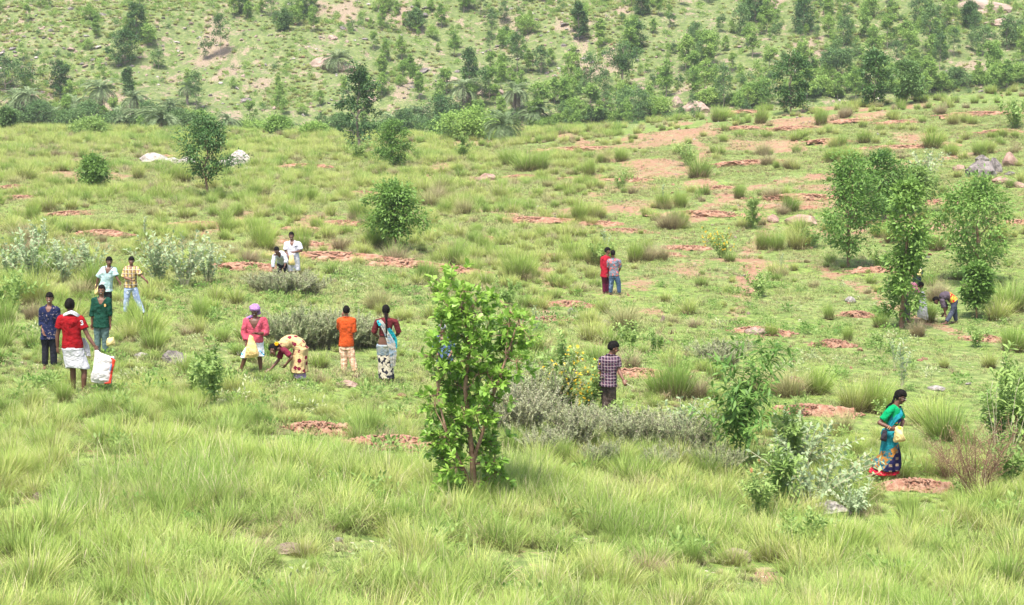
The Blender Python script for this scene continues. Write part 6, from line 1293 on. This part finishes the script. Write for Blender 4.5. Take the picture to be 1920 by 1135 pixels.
    # 19 bending person at right
    rb = cloth('red_yellow_shirt', lambda t, tc: (lambda s: _mix(t, _ramp(t, s[0], -.17, -.13), (.085, .065, .085), _mix(t, _ramp(t, _noise(t, 9, tc), .46, .5), (.62, .03, .03), (.78, .42, .06))))(sepx(t, tc)))
    p = person('person in dark shirt with red and yellow back bending down at right', (1787, 608), dict(hd=(1756,564), nk=(1764,561), mid=(1776,554), sa=(1767,565,-.16), sb=(1766,563,.16), ea=(1770,578,-.2), wa=(1773,590,-.2), eb=(1776,577,.1), wb=(1770,588,.05), pv=(1787.5,564), ka=(1786,585,-.1), kb=(1790,583,.1), aa=(1774,604,-.3), ab=(1792.5,602,.1)), 1.6, (-1,-.1), SKIN2, headdir=(-.7,-.1,-.7))
    j = p['j']; trousers(p, cloth('slate_trousers', (.06, .07, .10))); shirt(p, rb, -.06, (.9, .9), .026, seed=29, vneck=0)
def _sari(t, tc, s):
    n = _noise(t, 7, tc, 3, .6); col = _mix(t, _ramp(t, n, .50, .53), (.008, .17, .21), (.015, .22, .26))
    och = _mix(t, _ramp(t, _noise(t, 18, tc, 2), .5, .53), (.30, .14, .03), (.03, .13, .16)); lv = _math(t, 'ADD', s[2], _math(t, 'MULTIPLY', s[0], -.45))
    col = _mix(t, _math(t, 'MULTIPLY', _math(t, 'LESS_THAN', lv, .68), _math(t, 'GREATER_THAN', s[2], .1)), col, och)
    nav = _mix(t, _math(t, 'MULTIPLY', stripe(t, s[2], 9, .4), stripe(t, s[0], 8, .45)), (.010, .010, .045), (.20, .15, .10))
    return _mix(t, _math(t, 'LESS_THAN', _math(t, 'ADD', s[2], _math(t, 'MULTIPLY', s[0], -1.3)), .56), col, nav)
make_mats()
build_ground()
build_stuff()
build_mounds()
build_rocks()
build_trees()
far_saplings()
build_palms()
whorl_tree()
build_shrubs()
build_tussocks()
people()

LM = [('man in the red shirt',135,640),('boy in the yellow checked shirt',250,530),('boy in the navy shirt',92,600),('left shrub belt',110,490),('grey green shrub belt end',370,490),
 ('man in white',550,480),('man in the purple turban',478,640),('bending woman in the flowered sari',550,660),('boy in the orange shirt',650,635),('woman with the long braid',724,640),
 ('large foreground tree',885,700),('boy in the plaid shirt',1145,690),('pair of boys',1145,505),('woman in the green blouse',1672,810),('bending person at right',1775,580),('tall white sack',1732,575),
 ('round dark tree',388,300),('small bushy tree at left',175,325),('tall narrow dark tree',673,220),('slim tree beside the narrow one',734,270),('round bushy tree',745,410),('wide palm on the plateau edge',945,235),
 ('left one of the three big trees',1590,400),('tall irregular tree',1690,470),('rightmost big tree',1828,430),('round grey boulder',1842,320),('brown humped boulder',1502,418),('dark upright plateau edge tree',1482,150),('forked plateau edge tree',1640,135),
 ('yellow green young tree',1410,405),('dark bush among far tussocks',1290,300),('high hillside palm',632,115),('thin trunked palm at left',352,180),('upper dark tree of the left pair',256,40),('lower dark tree of the left pair',234,95),('slim dark tree at left',113,150),
 ('palm in the valley',785,215),('slender dark hill tree',880,135),('round headed dark hill tree',1168,125),('broad low tree right of the palm',1188,195),('narrow dark tree near the top',1085,45),('double crowned dark tree',1507,30),('lone dark tree at top right',1818,30),
 ('leafy dark tree near the top',1190,65),('dark tree at the top edge',566,10),('bushy dark hill tree',780,40),('slender drooping sapling',1390,790),('twig bush at right',1830,880),('far left small dark tree',15,225),('top right bare pink slope',1870,25),
 ('dark clump at the left edge',10,140),('small bush in the middle of the hill',948,68),('dark tree cut by the top at right',1416,20),('pointed tussocks below the palm',1010,300),('bare path on the lawn',1400,520)]
ORD = ['', 'second ', 'third ', 'fourth ', 'fifth ', 'sixth ', 'seventh ', 'eighth ', 'ninth ', 'tenth ', 'eleventh ', 'twelfth ', 'thirteenth ', 'fourteenth ']
def auto_labels():
    kinds = ('sapling', 'young tree', 'dark green tree', 'tussock', 'rock', 'bush', 'mound'); B = {}
    for o in list(C.objects):
        if o.parent is None and 'group' in o and 'label' in o and len(o['label'].split()) <= 6:
            x, y = proj(o.location); h = 25 if o['category'] in ('tree', 'bush') else 10; y -= h
            d = [(math.hypot(x - a, (y - b) * 1.25), n, a, b) for n, a, b in LM]; q = min(d)
            dx, dy = x - q[2], y - q[3]; w_ = ('right of' if dx > 0 else 'left of') if abs(dx) > abs(dy) * 1.1 else ('below' if dy > 0 else 'above')
            B.setdefault((o['label'], w_, q[1]), []).append((q[0], o.name, o))
    for (lab, w_, n), L in B.items():
        L.sort(key=lambda a: a[:2])
        for i, (_, _, o) in enumerate(L):
            pre = 'nearest ' if i == 0 and len(L) > 1 else ORD[min(i, 13)]
            lb = '%s%s %s the %s' % (pre + ('nearest ' if i else ''), lab, w_, n)
            if len(lb.split()) > 16: lb = '%s%s %s the %s' % (pre, lab, w_, n)
            if len(lb.split()) > 16: lb = lb.replace('dark green ', 'dark ').replace('pale green ', 'pale ')
            o['label'] = lb
def haze():
    import bmesh
    V = [(x, y, z) for x in (-420, 420) for y in (-30, 660) for z in (-30, 135)]
    F = [(0,1,3,2),(4,6,7,5),(0,4,5,1),(2,3,7,6),(0,2,6,4),(1,5,7,3)]
    me = bpy.data.meshes.new('haze'); me.from_pydata(V, [], F); m = bpy.data.materials.new('haze'); t, N, L = nodes(m)
    v = N.new('ShaderNodeVolumePrincipled'); v.inputs['Color'].default_value = (.93, .96, 1, 1); v.inputs['Density'].default_value = .00024; v.inputs['Anisotropy'].default_value = .2
    o = N.new('ShaderNodeOutputMaterial'); L.new(v.outputs[0], o.inputs['Volume']); tag(obj('haze', me, m), 'thin pale haze over the whole slope', 'haze', kind='stuff')
auto_labels()
haze()
